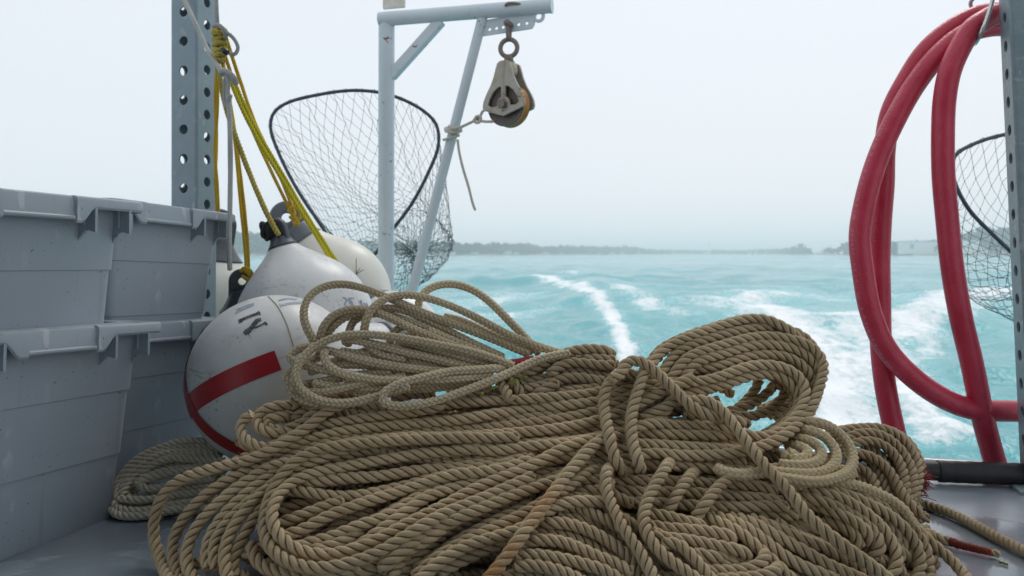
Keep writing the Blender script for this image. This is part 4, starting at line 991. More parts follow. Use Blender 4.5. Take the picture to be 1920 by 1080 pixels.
# upper runs
S('main', "a 430,668^-2 520,628 600,602 690,552 800,502 900,482 1050,462 1200,441 1329,412 b 0,298 200,279 450,267 650,252 810,230 880,200 960,150", .5, 1)
S('main', "a 520,640 640,592 720,542 790,500 830,455 880,425 960,400", .9, 1)
S('main', "a 490,650 600,640 760,585 900,540 1100,520 1329,500 b 200,372 450,352 650,330 830,300 960,255 1060,180", .1, 2)
S('main', "b 0,530 180,515 400,505 600,500 830,480", -.4, 1)
S('main', "b 0,590 200,560 400,530 600,512 830,500", .1, 1)
S('main', "b 0,620 200,590 400,555 560,545 830,525", -.2, 1)
S('main', "b 860,312 960,300 1080,262 1180,232", -.3, 1)
S('main', "c 300,458 400,456 480,470 560,500", .1, 1)
S('main', "b 870,395 1000,388 1180,368 1300,375 1450,392", -.2, 1)
S('main', "b 860,420 1050,425 1250,432 1450,440", .2, 1)
S('main', "b 960,472 1200,488 1400,500 1500,512", .4, 1)
S('main', "b 950,520 1200,532 1400,550 1500,565", .3, 1)
S('main', "b 930,560 1150,575 1350,588 1500,600", .0, 1)
S('main', "c 100,420 180,380 280,330 350,300", .7, 1)
S('main', "c 130,470 230,420 300,390 340,375", .8, 1)
S('main', "c 40,400 160,388 260,362 360,330", -1.2, 1)
S('main', "c 40,440 180,422 300,385 400,352", -1.4, 1)
S('main', "c 60,480 200,455 330,425 430,398", -1.2, 1)
# far side of the curl seen through its eye
S('main', "c 640,345^-2 690,330^-2.5 700,360^-3 660,410^-4 600,450^-4 520,462^-4 440,440^-4", -1, 0)
S('main', "c 590,315^-4 580,350^-4.5 540,400^-5 490,440^-5", -3, 0)
S('main', "c 660,310^-4 640,350^-4.5 600,385^-5 540,420^-5 470,440^-5", -3, 0)
S('main', "c 380,350^-4 430,345^-5 480,365^-6 500,390^-6", -3, 0)
# left end loops near the buoy
S('main', "a 740,420^-1 700,416 640,420 586,446 574,482 600,512 660,527 740,524^-1", .5, 0)
S('main', "a 720,472^-2 690,462 635,462 605,480 620,505 690,520 760,540", .3, 0)
S('main', "a 570,455 540,462 514,490 526,532 570,572 640,588 700,566 770,520", .6, 0)
S('main', "a 516,552 530,568 570,580 620,582 680,570", .1, 0)
S('main', "a 720,400 760,395 800,400 830,430 800,470 720,500 650,540", .1, 1)
S('main', "a 860,390 900,370 960,368 1010,390 1060,420", -.6, 1)

# ---------------- binding turns and crossing ends
S('over', "b 850,172 905,162 895,118 935,82 985,90 1040,130 1110,192 1180,262 1240,318 1325,348 1390,360^0", 2.2, 0)
S('over', "b 1215,300^0 1235,268 1300,272 1352,310 1412,382 1472,462 1545,562 g 905,135 1002,232 1102,352 1182,472 1282,582 1402,682 1522,772 1642,862 1752,932 1852,1002 1940,1080 2010,1150", 2.6, 0)
S('over', "b 930,150^.5 870,160 826,200 814,290 830,400 852,500 880,572 905,603^.5 930,600^-1", 2.0, 0)
S('over', "b 1030,112^1 1000,128 990,180 960,262 940,352 940,432 962,522 988,582 985,606^.5", 2.1, 0)
S('over', "b 850,425^.5 830,442 760,482 690,562 622,642 560,732 500,802 440,892 390,962 330,1042 270,1110 220,1170", 2.0, 0, stain=.75)
S('over', "b 900,130^-1 930,150 960,165 1000,150^-1", 1.6, 0)

# ---------------- small hank in the lower middle
S('fan', "f 520,600^-1 560,580 700,568 850,600 1000,652 1150,732 1280,832 1380,942 1440,1070 1480,1160", 1.0, 1)
S('fan', "f 380,780^-1 420,742 600,730 780,752 950,832 1100,902 1250,952 1350,1002 1430,1080", 1.2, 1)
S('fan', "f 330,880 380,852 550,872 750,902 950,952 1150,1012 1260,1080 1330,1150", 1.4, 1)
S('fan', "f 310,980 340,952 500,962 700,1002 870,1070 1000,1150", 1.4, 1)
S('fan', "f 480,672 650,682 800,702 960,765 1100,850 1200,920", .3, 1)
S('fan', "f 700,522 850,540 1000,570 1120,592 1250,685 1330,780", .2, 1)
S('fan', "f 600,470^.5 660,440 800,418 950,470 1100,545 1220,600 1330,690", .5, 1)
S('fan', "f 620,420 720,370 860,340 1000,360 1110,440 1200,500 1320,560 1420,620", .3, 1)
S('fan', "f 640,400 760,300 900,240 1060,260 1150,300 1300,380 1430,440", .0, 1)
S('fan', "f 700,330 850,220 960,130 1060,95 1130,95", .6, 1)
S('fan', "f 60,1100^0 250,1060 420,1040 600,1050 760,1090 860,1150", .3, 1)
S('fan', "f 1180,95^0 1145,85 1122,170 1140,300 1190,422 1240,542 1300,642 1370,742 1450,852 1512,962 1570,1090 1610,1170", 2.0, 0)
S('fan', "f 1720,40^-1 1682,62 1620,162 1540,292 1490,412 1470,522 1482,642 1540,762 1640,862 1740,942 1832,1002 1940,1070 2040,1140", 2.0, 0)
S('fan', "f 1940,110^-.5 1880,170 1800,270 1740,380 1690,470^.4", 1.1, 0)
S('fan', "g 620,130^-.5 530,170 420,232 340,352 280,442 215,530^.4", 1.2, 0)
S('fan', "f 1500,490 1650,510 1800,540 g 0,540 130,560 250,585 310,610^.5 280,640^-.5 100,650^-1", 1.0, 1)
S('fan', "f 1520,600 1700,640 g 0,625 150,640 300,660 450,672 550,692 578,722 545,748^.4 400,745^-.5 200,730^-1", 1.3, 1)
S('fan', "f 1560,700 1740,720 g 0,712 150,735 300,765 450,802 600,822 700,850 722,880 650,902^.5 400,900 200,870", 1.5, 1)
S('fan', "g 60,900 180,930 300,960 450,945 600,930 680,930^.5", 1.2, 1)
S('fan', "g 180,1010 330,1008 500,1022 700,1000 800,960 852,920 850,870 800,850^-1", 1.4, 1)
S('fan', "g 300,1100 500,1085 700,1080 850,1050 940,1000 930,960^-1", 1.5, 1)
S('fan', "f 1545,650 1650,700 1800,800 1900,905 g 80,900 190,1010 280,1090", 1.1, 0)
S('fan', "g -80,760 20,722 90,790 180,872 250,962 340,1070 400,1150", 1.9, 0)

# ---------------- right hand hank
S('right', "f 1100,215 1200,202 1350,200 1560,192 g 0,205 150,210 300,225 540,240 760,242 920,290 1010,330", -.4, 2)
S('right', "f 1140,290 1300,292 1450,302 g 0,300 150,305 300,318 450,330 700,350 950,372 1060,405", -.3, 2)
S('right', "f 1150,370 1300,380 1450,400 g 0,400 180,425 340,432 550,440 800,441 1000,442 1110,462", -.2, 2)
S('right', "g 700,480 850,498 1000,498 1190,522", -.5, 2)
S('right', "b 860,655 1100,652 1300,640 1571,672", -.8, 2)
S('right', "g 270,520^-.6 450,582 600,652 720,752 830,852 950,962 1060,1070 1140,1150", .5, 1)
S('right', "g 350,512^-.6 560,562 700,642 820,722 950,832 1080,932 1250,1002 1420,1072 1560,1130", .6, 1)
S('right', "g 520,530^-.6 720,572 850,642 1000,732 1150,802 1300,902 1450,982 1610,1042 1760,1110", .6, 1)
S('right', "g 700,540^-.6 850,582 1000,652 1150,722 1350,782 1500,862 1650,952 1750,1012 1850,1090", .4, 1)
S('right', "g 940,570^-.8 1100,682 1300,762 1500,822 1680,900", .1, 1)
S('right', "g 640,640 760,760 870,900 960,1020 1010,1110", -.3, 1)
S('right', "g 900,960 1000,1040 1150,1090 1300,1130", -.3, 1)
S('right', "c 690,705^-.5 820,732 950,772 1060,822 1142,882 1192,942 1217,1012 1210,1080 1180,1150", .8, 1)
S('right', "c 735,718^-.5 860,740 980,770 1090,815 1170,872 1222,942 1250,1010 1245,1090", .5, 1)
S('right', "g 1080,250^-.3 1300,292 1500,342 1650,422 1770,502 1860,582 1920,645 c 1110,955 1130,1012 1118,1072 1070,1110^0", 1.0, 1)
S('right', "g 1120,320^-.3 1300,372 1500,440 1650,520 1770,602 1850,690 1880,780 1840,870 1770,920^-.5", .7, 1)
S('right', "g 1200,382^-.5 1400,452 1600,532 1720,612 1800,702 1830,790 1800,850^-.3", .4, 1)
S('right', "g 1370,542^-1 1550,602 1680,702 1722,792 1682,852^-.8", .0, 1)
S('right', "c 960,790^-.5 1060,850 1130,920 1180,1000 1190,1075", .1, 1)
S('right', "c 1040,1010 1100,1030 1150,1060 1160,1100", .1, 1)
S('right', "l 640,700^0 720,770 800,852 900,922 982,1002 1045,1085 1090,1150", .2, 0)
S('right', "l 600,760 700,860 770,960 800,1060 790,1130", -.1, 1)
S('right', "l 560,880 640,940 720,1010 780,1085", .1, 1)

# ---------------- short upper coils behind the braid
S('upper', "o 640,460^-.5 780,400 1000,300 1200,190 1400,105 1600,85 1760,90 1850,130 1870,180^-1.5", -.2, 1)
S('upper', "o 1450,240^-1.2 1520,195 1650,190 1800,210 1950,225", -.2, 1)
S('upper', "o 1150,380^0 1200,310 1300,250 1420,232 1550,250 1750,280 1950,280", .1, 1)
S('upper', "o 820,480 1000,440 1150,400 1300,350 1500,340 1700,400 1850,430", -.3, 1)
S('upper', "o 860,540 1050,510 1200,450 1350,400 1550,420 1750,460", -.1, 1)
S('upper', "o 940,640 1060,560 1180,490 1300,430", .4, 0)
S('upper', "o 860,600 1000,580 1300,540 1600,520 1780,500", -.4, 1)
S('upper', "o 1100,600 1300,570 1500,550 1700,520", .0, 1)
S('upper', "o 590,490^0 640,520 680,590 700,660", .5, 0)
S('upper', "o 720,450^0 780,500 820,580 840,650", .5, 0)
S('upper', "o 420,660 520,610 620,590 760,560", -.3, 1)
S('upper', "o -20,660 150,620 330,600 500,570 640,560", -.3, 1)
S('upper', "m 1300,780 1400,740 1520,700 1650,700 1760,740", -.8, 1)
S('upper', "m 520,880 620,780 740,730 860,740 960,790", -.7, 1)
S('upper', "m 960,860 1060,850 1200,880 1300,920", -.6, 1)
S('upper', "m 160,1000 240,920 380,890 520,900 760,930 900,960 1100,950", -.4, 1)
S('upper', "m 280,1060 360,970 460,890 560,840", .5, 0)
S('upper', "m 200,900 180,850 220,790 300,770 360,790", -.2, 0)

# ---------------- loose braided rope
S('braid', "d 214,425^0 160,340 145,260 165,180 230,122 330,96 430,105 540,140 660,190 780,242 900,290 1050,345 1200,402 1320,452 1450,505", .6)
S('braid', "d 486,365^-.5 500,290 540,222 620,172 740,156 860,180 1000,230 1150,302 1300,382 1420,432 1600,490 1700,510^-1", 1.2)
S('braid', "d 795,320^-2 790,200 820,142 900,102 1000,96 1120,140 1220,220 1320,322 1400,402 1460,470 1490,520", -.6)
S('braid', "d 236,405^0 255,332 310,272 400,242 500,242 620,280 720,332 840,382 960,432 1080,472 1220,525", .8)
S('braid', "d 266,405^-1 310,332 390,277 470,256 560,236 650,231 760,262 880,322 1000,382 1120,442 1270,510", -.2)
S('braid', "d 398,445^-1 400,352 430,292 500,264 600,262 720,300 850,350 1000,420 1150,480", -.6)
S('braid', "d 1330,560 1290,545 1100,482 900,440 700,402 500,380 350,390 220,442 130,522 95,610 120,682 200,742 320,772 450,762 560,732 680,690 780,660", 2.0)
S('braid', "d 270,448^0 130,455 62,482 50,512 92,547 180,562 300,590 420,612 600,640 800,642 1000,640 1220,632", .4)
S('braid', "d 240,505^0 130,560 45,598 26,636 80,664 180,662 320,632 480,605 640,600", .2)
S('braid', "d 225,500^.5 238,462 300,472 420,512 600,550 800,582 1000,595 1230,588", 1.2)
S('braid', "d 262,470 250,500 272,550 340,592 450,622 600,642 760,640 900,640 1100,625 1250,612", 1.3)
S('braid', "d 370,418^.5 400,405 470,420 600,450 750,490 900,522 1050,562 1220,585", 1.1)
S('braid', "d 1300,580^0 1250,570 1100,585 960,590 860,620 760,640 640,682 575,722 570,760 620,782 720,787 840,770 960,732 1100,682 1250,622 1400,552 1500,512 1640,488", 2.2)
S('braid', "d 90,690 200,715 350,692 480,660 620,640 760,610", .5)
S('braid', "d 68,680 100,730 200,770 330,790", .2)
S('braid', "d 630,450^-1.5 640,372 690,332 750,330 840,360 950,410", -1.2)
S('braid', "d 676,455^-1.5 720,405 765,362 800,345", -1.0)
S('braid', "d 745,430^-1 775,460 840,478 950,490 1100,530", -.6)
S('braid', "d 820,390^-2 800,400 830,420 900,420", -1.6)
S('braid', "d 940,282^-1 1000,290 1100,332 1250,402 1380,450 1470,495", -.8)
S('braid', "d 360,480 520,500 700,530 900,560 1100,580", .1)
S('braid', "d 180,590 300,560 420,550 560,560 720,590 900,610", .2)
S('braid', "d 300,540 400,500 520,470 640,460 800,490 1000,530 1200,570", -.1)
S('braid', "d 500,520 560,560 700,600 900,625 1150,620", .3)
S('braid', "d 200,655 360,680 520,690 700,680 900,650 1100,640", .4)
S('braid', "d 380,630 520,670 700,690 880,680 1050,655 1200,645", .2)
S('braid', "d 480,400 540,480 620,510 750,530", .2)
S('braid', "d 850,360 1000,420 1150,485 1260,548", .5)
S('braid', "d 700,420 850,460 1000,505 1150,545 1255,560", .6)
# ---------------- pale braided coil
S('pale', "c 735,478^-1 780,477 840,485 900,520 942,570 957,630 932,682 870,708 790,717 700,702 620,692", 1.6)
S('pale', "c 720,510^-1 760,504 820,520 872,557 893,600 882,650 830,677 740,682 650,672 560,682 480,690 425,662^.2", 1.5)
S('pale', "c 700,545^-1 750,539 812,560 843,600 817,642 750,652 640,645", 1.4)
S('pale', "c 700,575^-1 745,569 786,586 792,610 752,632 690,626", 1.2)
S('pale', "c 700,600 730,598 750,606 730,616 680,612", .9)
S('pale', "c 640,660 700,655 760,662 830,650 880,610^.5", .9)
S('pale', "l 60,480^.2 230,452 350,482 480,542 580,592 645,655 690,725 715,790", 1.2)
S('pale', "l -100,470 80,460 200,430 290,380", .6)
# ---------------- coil at the back right
S('back', "c 860,540 905,514 980,504 1080,505 1150,545 1196,612 1213,692 1196,762 1170,800", .2, 3)
S('back', "c 900,565 930,540 1000,520 1070,530 1130,572 1176,642 1191,722 1176,785", .8, 3)
S('back', "c 910,590 945,568 1010,550 1080,570 1130,622 1156,702 1162,775 1190,822 1205,840", 1.2, 3)
S('back', "c 920,620 950,600 1020,610 1082,652 1122,712 1152,775 1200,832 1225,845", 1.8, 3)
S('back', "c 930,670 962,650 1012,670 1042,722 1052,765", 1.3, 3)
S('back', "c 960,610 1002,590 1042,650 1072,712 1092,765", .9, 3)
S('back', "c 960,690 990,700 1020,750 1040,780", .6, 3)
S('back', "c 980,560 1050,600 1090,660 1110,740 1130,790", .2, 3)
S('back', "c 930,720 980,740 1060,760 1150,780 1195,770", -.3, 3)
S('back', "l 560,740 640,690 700,690 760,690 790,688", 1.0, 0)
# ---------------- grey coil by the totes
for i_, t_ in enumerate(["e 760,110 700,104 560,98 470,125 350,165 230,225 140,302 80,392 50,482 46,545 92,582 220,592 350,592 600,560 800,540",
    "e 780,150 700,150 580,150 460,162 340,202 220,272 130,352 82,442 62,520 102,562 240,547 400,522 700,492 850,480", "e 800,190 740,182 600,185 480,185 380,202 280,262 180,342 110,422 88,500",
    "e 820,225 760,216 620,212 480,216 380,242 290,302 200,372 130,442 110,500", "e 850,250 800,242 700,250 560,230 470,226 380,252 290,312 210,392", "e 850,280 780,262 600,270 480,282 360,300 270,350",
    "e 860,300 760,285 560,302 400,322 300,352 200,412 180,450", "e 850,310 700,302 520,322 380,362 260,392 208,422 250,452 400,442 560,402 700,382 820,380", "e 90,520 250,532 450,502 700,472 860,450",
    "e 40,590 50,632 180,652 300,642 450,602 650,582 820,590", "e 50,560 60,600 180,612 330,602 500,562 700,540", "e 300,470 420,480 560,450 720,430 860,420", "e 400,560 560,540 720,520 860,510"]):
    S('grey', t_, [0, .5, .6, 1.0, 1.3, 1.2, 1.8, 2.4, 2.0, 1.6, 1.8, 1.6, 1.4][i_], 1)


# turns buried inside the heap (they close the gaps between the outer turns)
TOPL = ([300, 360, 430, 480, 560, 700, 900, 1040, 1180, 1230, 1290, 1560, 1640, 1700, 1770], [1040, 975, 915, 870, 830, 790, 745, 715, 725, 760, 815, 850, 930, 990, 1070])
def buried():
    rg = np.random.default_rng(21); out = []
    for row, py in enumerate(range(735, 1135, 17)):
        for dep in range(4):
            off = .055 + dep * .05 + rg.uniform(-.008, .008); seg = []
            x = 300.0
            ph = rg.uniform(0, 6)
            while x < 1780:
                y = py + 16 * math.sin(x / 210 + ph) + 26 * (.5 - (x - 300) / 1480)
                ok = y > np.interp(x, *TOPL) + 10 and x > 470
                if ok and P(x, y, min(depth_main(x, y) + off, 1.80)).z < -.05: ok = False
                if ok:
                    Y = depth_main(x, y) + off + .012 * math.sin(x / 120 + ph * 2); Y = min(Y, 1.80)
                    p = P(x, y, Y); p.z = max(p.z, .011)
                    p.z = max(.011, min(p.z, .34)); seg.append(p)
                if (not ok or x + 40 >= 1780) and seg:
                    if len(seg) > 4: out.append(seg)
                    seg = []
                x += 40
    return out

# ---------------- courses in space, pushed apart where they would cut through each other
ALL = []
for key, h in HANKS.items():
    for k, s in enumerate(h['S']):
        q = []; sc = .0205 if h['R'] > .009 else .015
        for x, y, l in s['pts']:
            lay = s['layer'] if l is None else l
            Y = h['depth'](x, y) - lay * sc; Y = min(Y, deckY(y, h['R'])) if y > HY + 40 else Y
            q.append(P(x, y, Y))
        pth = catmull(q, .0125); s['p0'] = pth; s['p'] = pth.copy(); ALL.append((h, s))
def relax(iters=14):
    pts = np.vstack([s['p'] for _, s in ALL]); rad = np.concatenate([np.full(len(s['p']), h['R']) for h, s in ALL])
    sid = np.concatenate([np.full(len(s['p']), i) for i, (_, s) in enumerate(ALL)]); idx = np.concatenate([np.arange(len(s['p'])) for _, s in ALL])
    anc = pts.copy(); view = pts - np.array((0, 0, CZ)); view /= np.linalg.norm(view, axis=1, keepdims=True)
    cuts = np.cumsum([0] + [len(s['p']) for _, s in ALL]); first = np.isin(np.arange(len(pts)), cuts[:-1]); last = np.isin(np.arange(len(pts)), cuts[1:] - 1)
    cell = .0245
    for it in range(iters):
        ij = np.floor(pts / cell).astype(np.int64); key = (ij[:, 0] + 500) * 4000000 + (ij[:, 1] + 500) * 2000 + ij[:, 2] + 500
        order = np.argsort(key, kind='stable'); sk = key[order]; A = []; Bq = []
        offs = [(a, b, c) for a in (-1, 0, 1) for b in (-1, 0, 1) for c in (-1, 0, 1)]
        for a, b, c in offs:
            k2 = key + a * 4000000 + b * 2000 + c; lo = np.searchsorted(sk, k2, 'left'); hi = np.searchsorted(sk, k2, 'right'); cnt = hi - lo
            src = np.repeat(np.arange(len(pts)), cnt); st = np.repeat(lo - np.r_[0, np.cumsum(cnt)[:-1]], cnt) + np.arange(cnt.sum()); A.append(src); Bq.append(order[st])
        A = np.concatenate(A); Bq = np.concatenate(Bq); m = A < Bq; A = A[m]; Bq = Bq[m]
        m = (sid[A] != sid[Bq]) | (np.abs(idx[A] - idx[Bq]) > 4); A = A[m]; Bq = Bq[m]
        d = pts[A] - pts[Bq]; L = np.linalg.norm(d, axis=1); tgt = (rad[A] + rad[Bq]) * .90; m = L < tgt; A = A[m]; Bq = Bq[m]; d = d[m]; L = L[m]; tgt = tgt[m]
        v = view[A]; dv = (d * v).sum(1, keepdims=True); d2 = d + v * (dv * 3.0 + np.where(np.abs(dv) < .002, np.sign(dv + 1e-9) * .003, 0)); d2 /= np.maximum(np.linalg.norm(d2, axis=1, keepdims=True), 1e-9)
        mv = d2 * ((tgt - L) * .42)[:, None]; disp = np.zeros_like(pts); cn = np.zeros(len(pts))
        np.add.at(disp, A, mv); np.add.at(disp, Bq, -mv); np.add.at(cn, A, 1); np.add.at(cn, Bq, 1)
        pts = pts + disp / np.sqrt(np.maximum(cn, 1))[:, None]
        off = anc - pts; along = (off * view).sum(1, keepdims=True) * view; pts = pts + .22 * (off - along) + .015 * along
        sm = pts.copy(); sm[1:-1] = (pts[:-2] + pts[2:]) / 2; ok = ~(first | last); delta = (sm - anc) - (pts - anc)
        sm2 = np.zeros_like(pts); dlt = pts - anc; sm2[1:-1] = (dlt[:-2] + dlt[2:]) / 2 - dlt[1:-1]; pts[ok] += .45 * sm2[ok]
        pts[:, 2] = np.maximum(pts[:, 2], rad * .95)
    for i, (_, s) in enumerate(ALL):
        p = pts[cuts[i]:cuts[i + 1]].copy()
        for _k in range(3): p[1:-1] = .5 * p[1:-1] + .25 * (p[:-2] + p[2:])
        s['p'] = p
relax()
STEP = {'laid': .0031, 'braid': .0018}
INFO = {'main': ('rope_hank', 'big tan laid rope hank tied at its middle with a curl standing at right'),
        'over': ('binding_rope', 'rope end and hitch turns tied round the middle of the big hank, one rust stained'),
        'fan': ('rope_hank', 'small fanned rope hank at the bottom middle in front of the big hank'),
        'right': ('rope_hank', 'rope hank under the diagonal rope end, with dark hollow bight at lower right'),
        'upper': ('rope_hank', 'short olive tan rope turns lying under the loose braided rope'),
        'braid': ('braided_rope', 'loose greenish tan braided rope with high airy loops before the white buoys'),
        'pale': ('braided_rope', 'pale yellowish braided rope coil tucked under the big curl on the right'),
        'back': ('rope_coil', 'dark tan rope coil with frayed red end at the back right of the heap'),
        'grey': ('rope_coil', 'grey weathered rope coil on the deck between the totes and the striped buoy')}
ROPE = {}
rgf = np.random.default_rng(5)
for key, h in HANKS.items():
    st = []
    for k, s in enumerate(h['S']):
        pth = catmull(s['p'][::2] if len(s['p']) > 5 else s['p'], STEP[h['kind']])
        st.append(dict(path=pth, R=h['R'], kind=h['kind'], pitch=h['pitch'], seed=k, fuzz=h.get('fuzz', 0), stain=s.get('stain', .06 if rgf.random() < .4 else 0)))
        for f in range(s['fill']):                                   # deeper turns of the same hank
            v = s['p'] - np.array((0, 0, CZ)); v /= np.linalg.norm(v, axis=1, keepdims=True)
            dn = h['R'] * (3.3 + 2.4 * f); j = rgf.normal(0, .5, 3) * h['R']
            pp = s['p'] + v * dn * np.array((1, 1, .6)) + j + np.array((0, .5, -.9)) * h['R'] * rgf.uniform(.2, 1.1); pp[:, 2] = np.maximum(pp[:, 2], h['R'])
            if key == 'main':
                keep = (CX + pp[:, 0] / pp[:, 1] * F) > 470 + 60 * f
                if keep.sum() < 6: continue
                a_ = np.flatnonzero(np.diff(np.r_[0, keep.astype(int), 0])); runs_ = [(a_[q], a_[q + 1]) for q in range(0, len(a_), 2)]; u_ = max(runs_, key=lambda r: r[1] - r[0]); pp = pp[u_[0]:u_[1]]
                if len(pp) < 6: continue
            st.append(dict(path=catmull(pp[::3] if len(pp) > 8 else pp, .007 if h['kind'] == 'laid' else .004), R=h['R'] * .97, kind=h['kind'], pitch=h['pitch'], n=12, seed=100 + k * 3 + f, fuzz=0))
    if key == 'main':
        for k, b in enumerate(buried()): st.append(dict(path=catmull(b, .008), R=.0105, kind='laid', pitch=.0385, n=12, seed=400 + k))
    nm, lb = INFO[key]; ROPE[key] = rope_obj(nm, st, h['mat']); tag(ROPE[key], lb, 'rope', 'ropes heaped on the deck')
def simple_rope(name, label, runs, R, mat, kind='laid', pitch=None, group=None, step=None, parent=None, cat='rope', **kw):
    st = [dict(path=catmull(r, step or (R * .36 if kind == 'laid' else R * .3)), R=R, kind=kind, pitch=pitch or R * 5.5, seed=i, **kw) for i, r in enumerate(runs)]
    o = rope_obj(name, st, mat, parent)
    if label: tag(o, label, cat, group)
    return o
def D(px, py, lift=0): return P(px, py, deckY(py, lift))
# red whipped end in the braided rope
x0 = ROPE['braid']; Yw = 1.42
w = simple_rope("whipping", None, [[P(520 + 1290 / 3, 500 + 549 / 3, Yw), P(520 + 1350 / 3, 500 + 541 / 3, Yw), P(520 + 1440 / 3, 500 + 524 / 3, Yw + .01)]], .0082, M_WHIP, 'braid', .006); wparent(w, x0)
w = simple_rope("rope_end", None, [[P(520 + 1258 / 3, 500 + 553 / 3, Yw), P(520 + 1292 / 3, 500 + 548 / 3, Yw)]], .0078, M_GCORD, 'braid', .007); wparent(w, x0)
# tails on the deck at right
def LP(x, y, z=.0105): return D(1520 + x / 3.6, 780 + y / 3.6, z)
t1 = simple_rope("rope_tail", 'long rope end running over the wet deck to the right edge of the picture', [[LP(640, 560, .03), LP(740, 592), LP(850, 622), LP(1000, 682), LP(1150, 762), LP(1300, 842), LP(1440, 912), LP(1600, 990)]], .0098, M_ROPE2, pitch=.036, group='ropes heaped on the deck', fuzz=1.5)
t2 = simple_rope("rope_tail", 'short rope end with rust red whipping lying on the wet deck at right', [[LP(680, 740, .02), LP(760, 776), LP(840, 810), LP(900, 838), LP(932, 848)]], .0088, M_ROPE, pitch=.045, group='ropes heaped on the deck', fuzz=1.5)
w = simple_rope("whipping", None, [[LP(925, 842), LP(1000, 868), LP(1100, 892), LP(1190, 914), LP(1215, 918)]], .0080, M_WHIP2, 'laid', .012, shrink=lambda t: 1 - .2 * t); wparent(w, t2)
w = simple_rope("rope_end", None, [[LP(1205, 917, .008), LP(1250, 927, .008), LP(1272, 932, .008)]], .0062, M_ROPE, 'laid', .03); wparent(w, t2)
# frayed red end of the back coil
m = MB(); rg = np.random.default_rng(4); o_ = P(1520 + 745 / 3.6, 780 + 430 / 3.6, 1.535)
for k in range(170):
    d = Vector((1 + rg.normal(0, .25), rg.normal(0, .45), rg.normal(.02, .45))).normalized(); l = rg.uniform(.010, .026); a = o_ + Vector((-.006, rg.normal(0, .008), rg.normal(0, .011)))
    m.tube([a, a + d * l * .6, a + d * l + Vector((0, 0, -.003 * rg.random()))], .00065, 4, cap=False)
fe = obj("frayed_end", m.mesh(), M_WHIP); wparent(fe, ROPE['back'])
# green weed scraps in the braid
m = MB()
for (x, y, dx, dy) in ((975, 715, 12, -16), (968, 712, -20, 12), (935, 724, -22, 10), (962, 716, 8, 10), (905, 735, -3, 12)):
    c_ = P(x, y, 1.325); e_ = P(x + dx, y + dy, 1.322); n_ = Vector((e_.z - c_.z, 0, -(e_.x - c_.x))).normalized() * .0022; mid = (c_ + e_) / 2 + Vector((0, -.003, .002))
    m.add([c_ - n_, c_ + n_, mid + n_ * 1.2, mid - n_ * 1.2, e_], [(0, 1, 2, 3), (3, 2, 4)])
M_WEED = painted("yellow_green_weed", (.16, .20, .02), (.26, .18, .02), rough=.5, scale=80, amount=.8)
tag(obj("water_weed", m.mesh(), M_WEED), 'scrap of yellow green water weed caught under the braided rope', 'weed')
tag(simple_rope("twine_bit", None, [[LP(1275, 985, .003), LP(1300, 992, .003), LP(1330, 1003, .003)]], .0022, M_WEED, 'laid', .02), 'tiny green weed strand on the wet deck by the red whipped end', 'weed')

# ---------------- fender lines from the left post
PK = P(411, 84, 1.965)
def run(*a): return [P(*q) for q in a]
G_L = 'yellow fender lines'
tiny = lambda r: r * 4.6
simple_rope("yellow_line", 'amber line hanging straight beside the post down to the fender behind the totes', [run((409, 100, 1.985), (404, 180, 2.0), (406, 260, 2.02), (404, 330, 2.04), (408, 402, 2.06), (412, 440, 2.09)), run((405, 96, 1.98), (408, 190, 2.0), (403, 280, 2.02), (408, 360, 2.04), (409, 405, 2.06))], .0046, M_YEL, pitch=.022, group=G_L, fuzz=.8)
simple_rope("yellow_line", 'pair of thin amber lines down to the knot on the hidden fender neck', [run((414, 100, 1.965), (428, 175, 1.95), (440, 260, 1.945), (451, 380, 1.945), (460, 470, 1.945), (462, 512, 1.945)), run((417, 108, 1.965), (433, 200, 1.95), (446, 290, 1.95), (458, 390, 1.95), (465, 470, 1.95), (466, 505, 1.95)),
    run((452, 508, 1.94), (459, 502, 1.925), (470, 508, 1.925), (472, 520, 1.94), (464, 524, 1.95), (454, 518, 1.94)), run((456, 503, 1.93), (464, 511, 1.92), (470, 520, 1.93))], .0044, M_YEL, pitch=.021, group=G_L)
simple_rope("yellow_line", 'thick olive yellow line from the knot to the dark necked buoy', [run((409, 120, 1.95), (421, 190, 1.93), (440, 250, 1.92), (470, 330, 1.915), (498, 395, 1.915), (515, 428, 1.92), (522, 440, 1.93))], .0068, M_YELO, pitch=.027, group=G_L)
simple_rope("yellow_line", 'two amber lines side by side knotted into the grey eye of the cream fender', [run((424, 72, 1.97), (448, 145, 2.02), (478, 230, 2.08), (516, 310, 2.13), (545, 380, 2.16), (553, 402, 2.165)), run((419, 96, 1.97), (446, 175, 2.03), (476, 250, 2.09), (508, 320, 2.13), (536, 378, 2.16), (549, 404, 2.165)),
    run((541, 396, 2.155), (550, 388, 2.14), (561, 394, 2.14), (562, 408, 2.15), (553, 413, 2.16), (543, 406, 2.16)), run((548, 400, 2.15), (556, 412, 2.145), (559, 420, 2.16), (551, 420, 2.175))], .0050, M_YEL, pitch=.023, group=G_L, fuzz=.5)
simple_rope("yellow_line", 'bright yellow doubled line slanting across the cream fender to the white buoys', [run((430, 145, 1.945), (450, 195, 1.95), (480, 255, 1.96), (520, 322, 1.975), (560, 390, 1.99), (595, 446, 2.005), (622, 489, 2.02), (650, 520, 2.06), (675, 540, 2.10)), run((434, 140, 1.95), (456, 192, 1.96), (487, 254, 1.97), (527, 322, 1.985), (567, 390, 2.0), (602, 446, 2.015), (630, 489, 2.03), (655, 520, 2.07), (678, 540, 2.10))], .0054, M_YELB, pitch=.026, group=G_L)
kn = []
rg = np.random.default_rng(8)
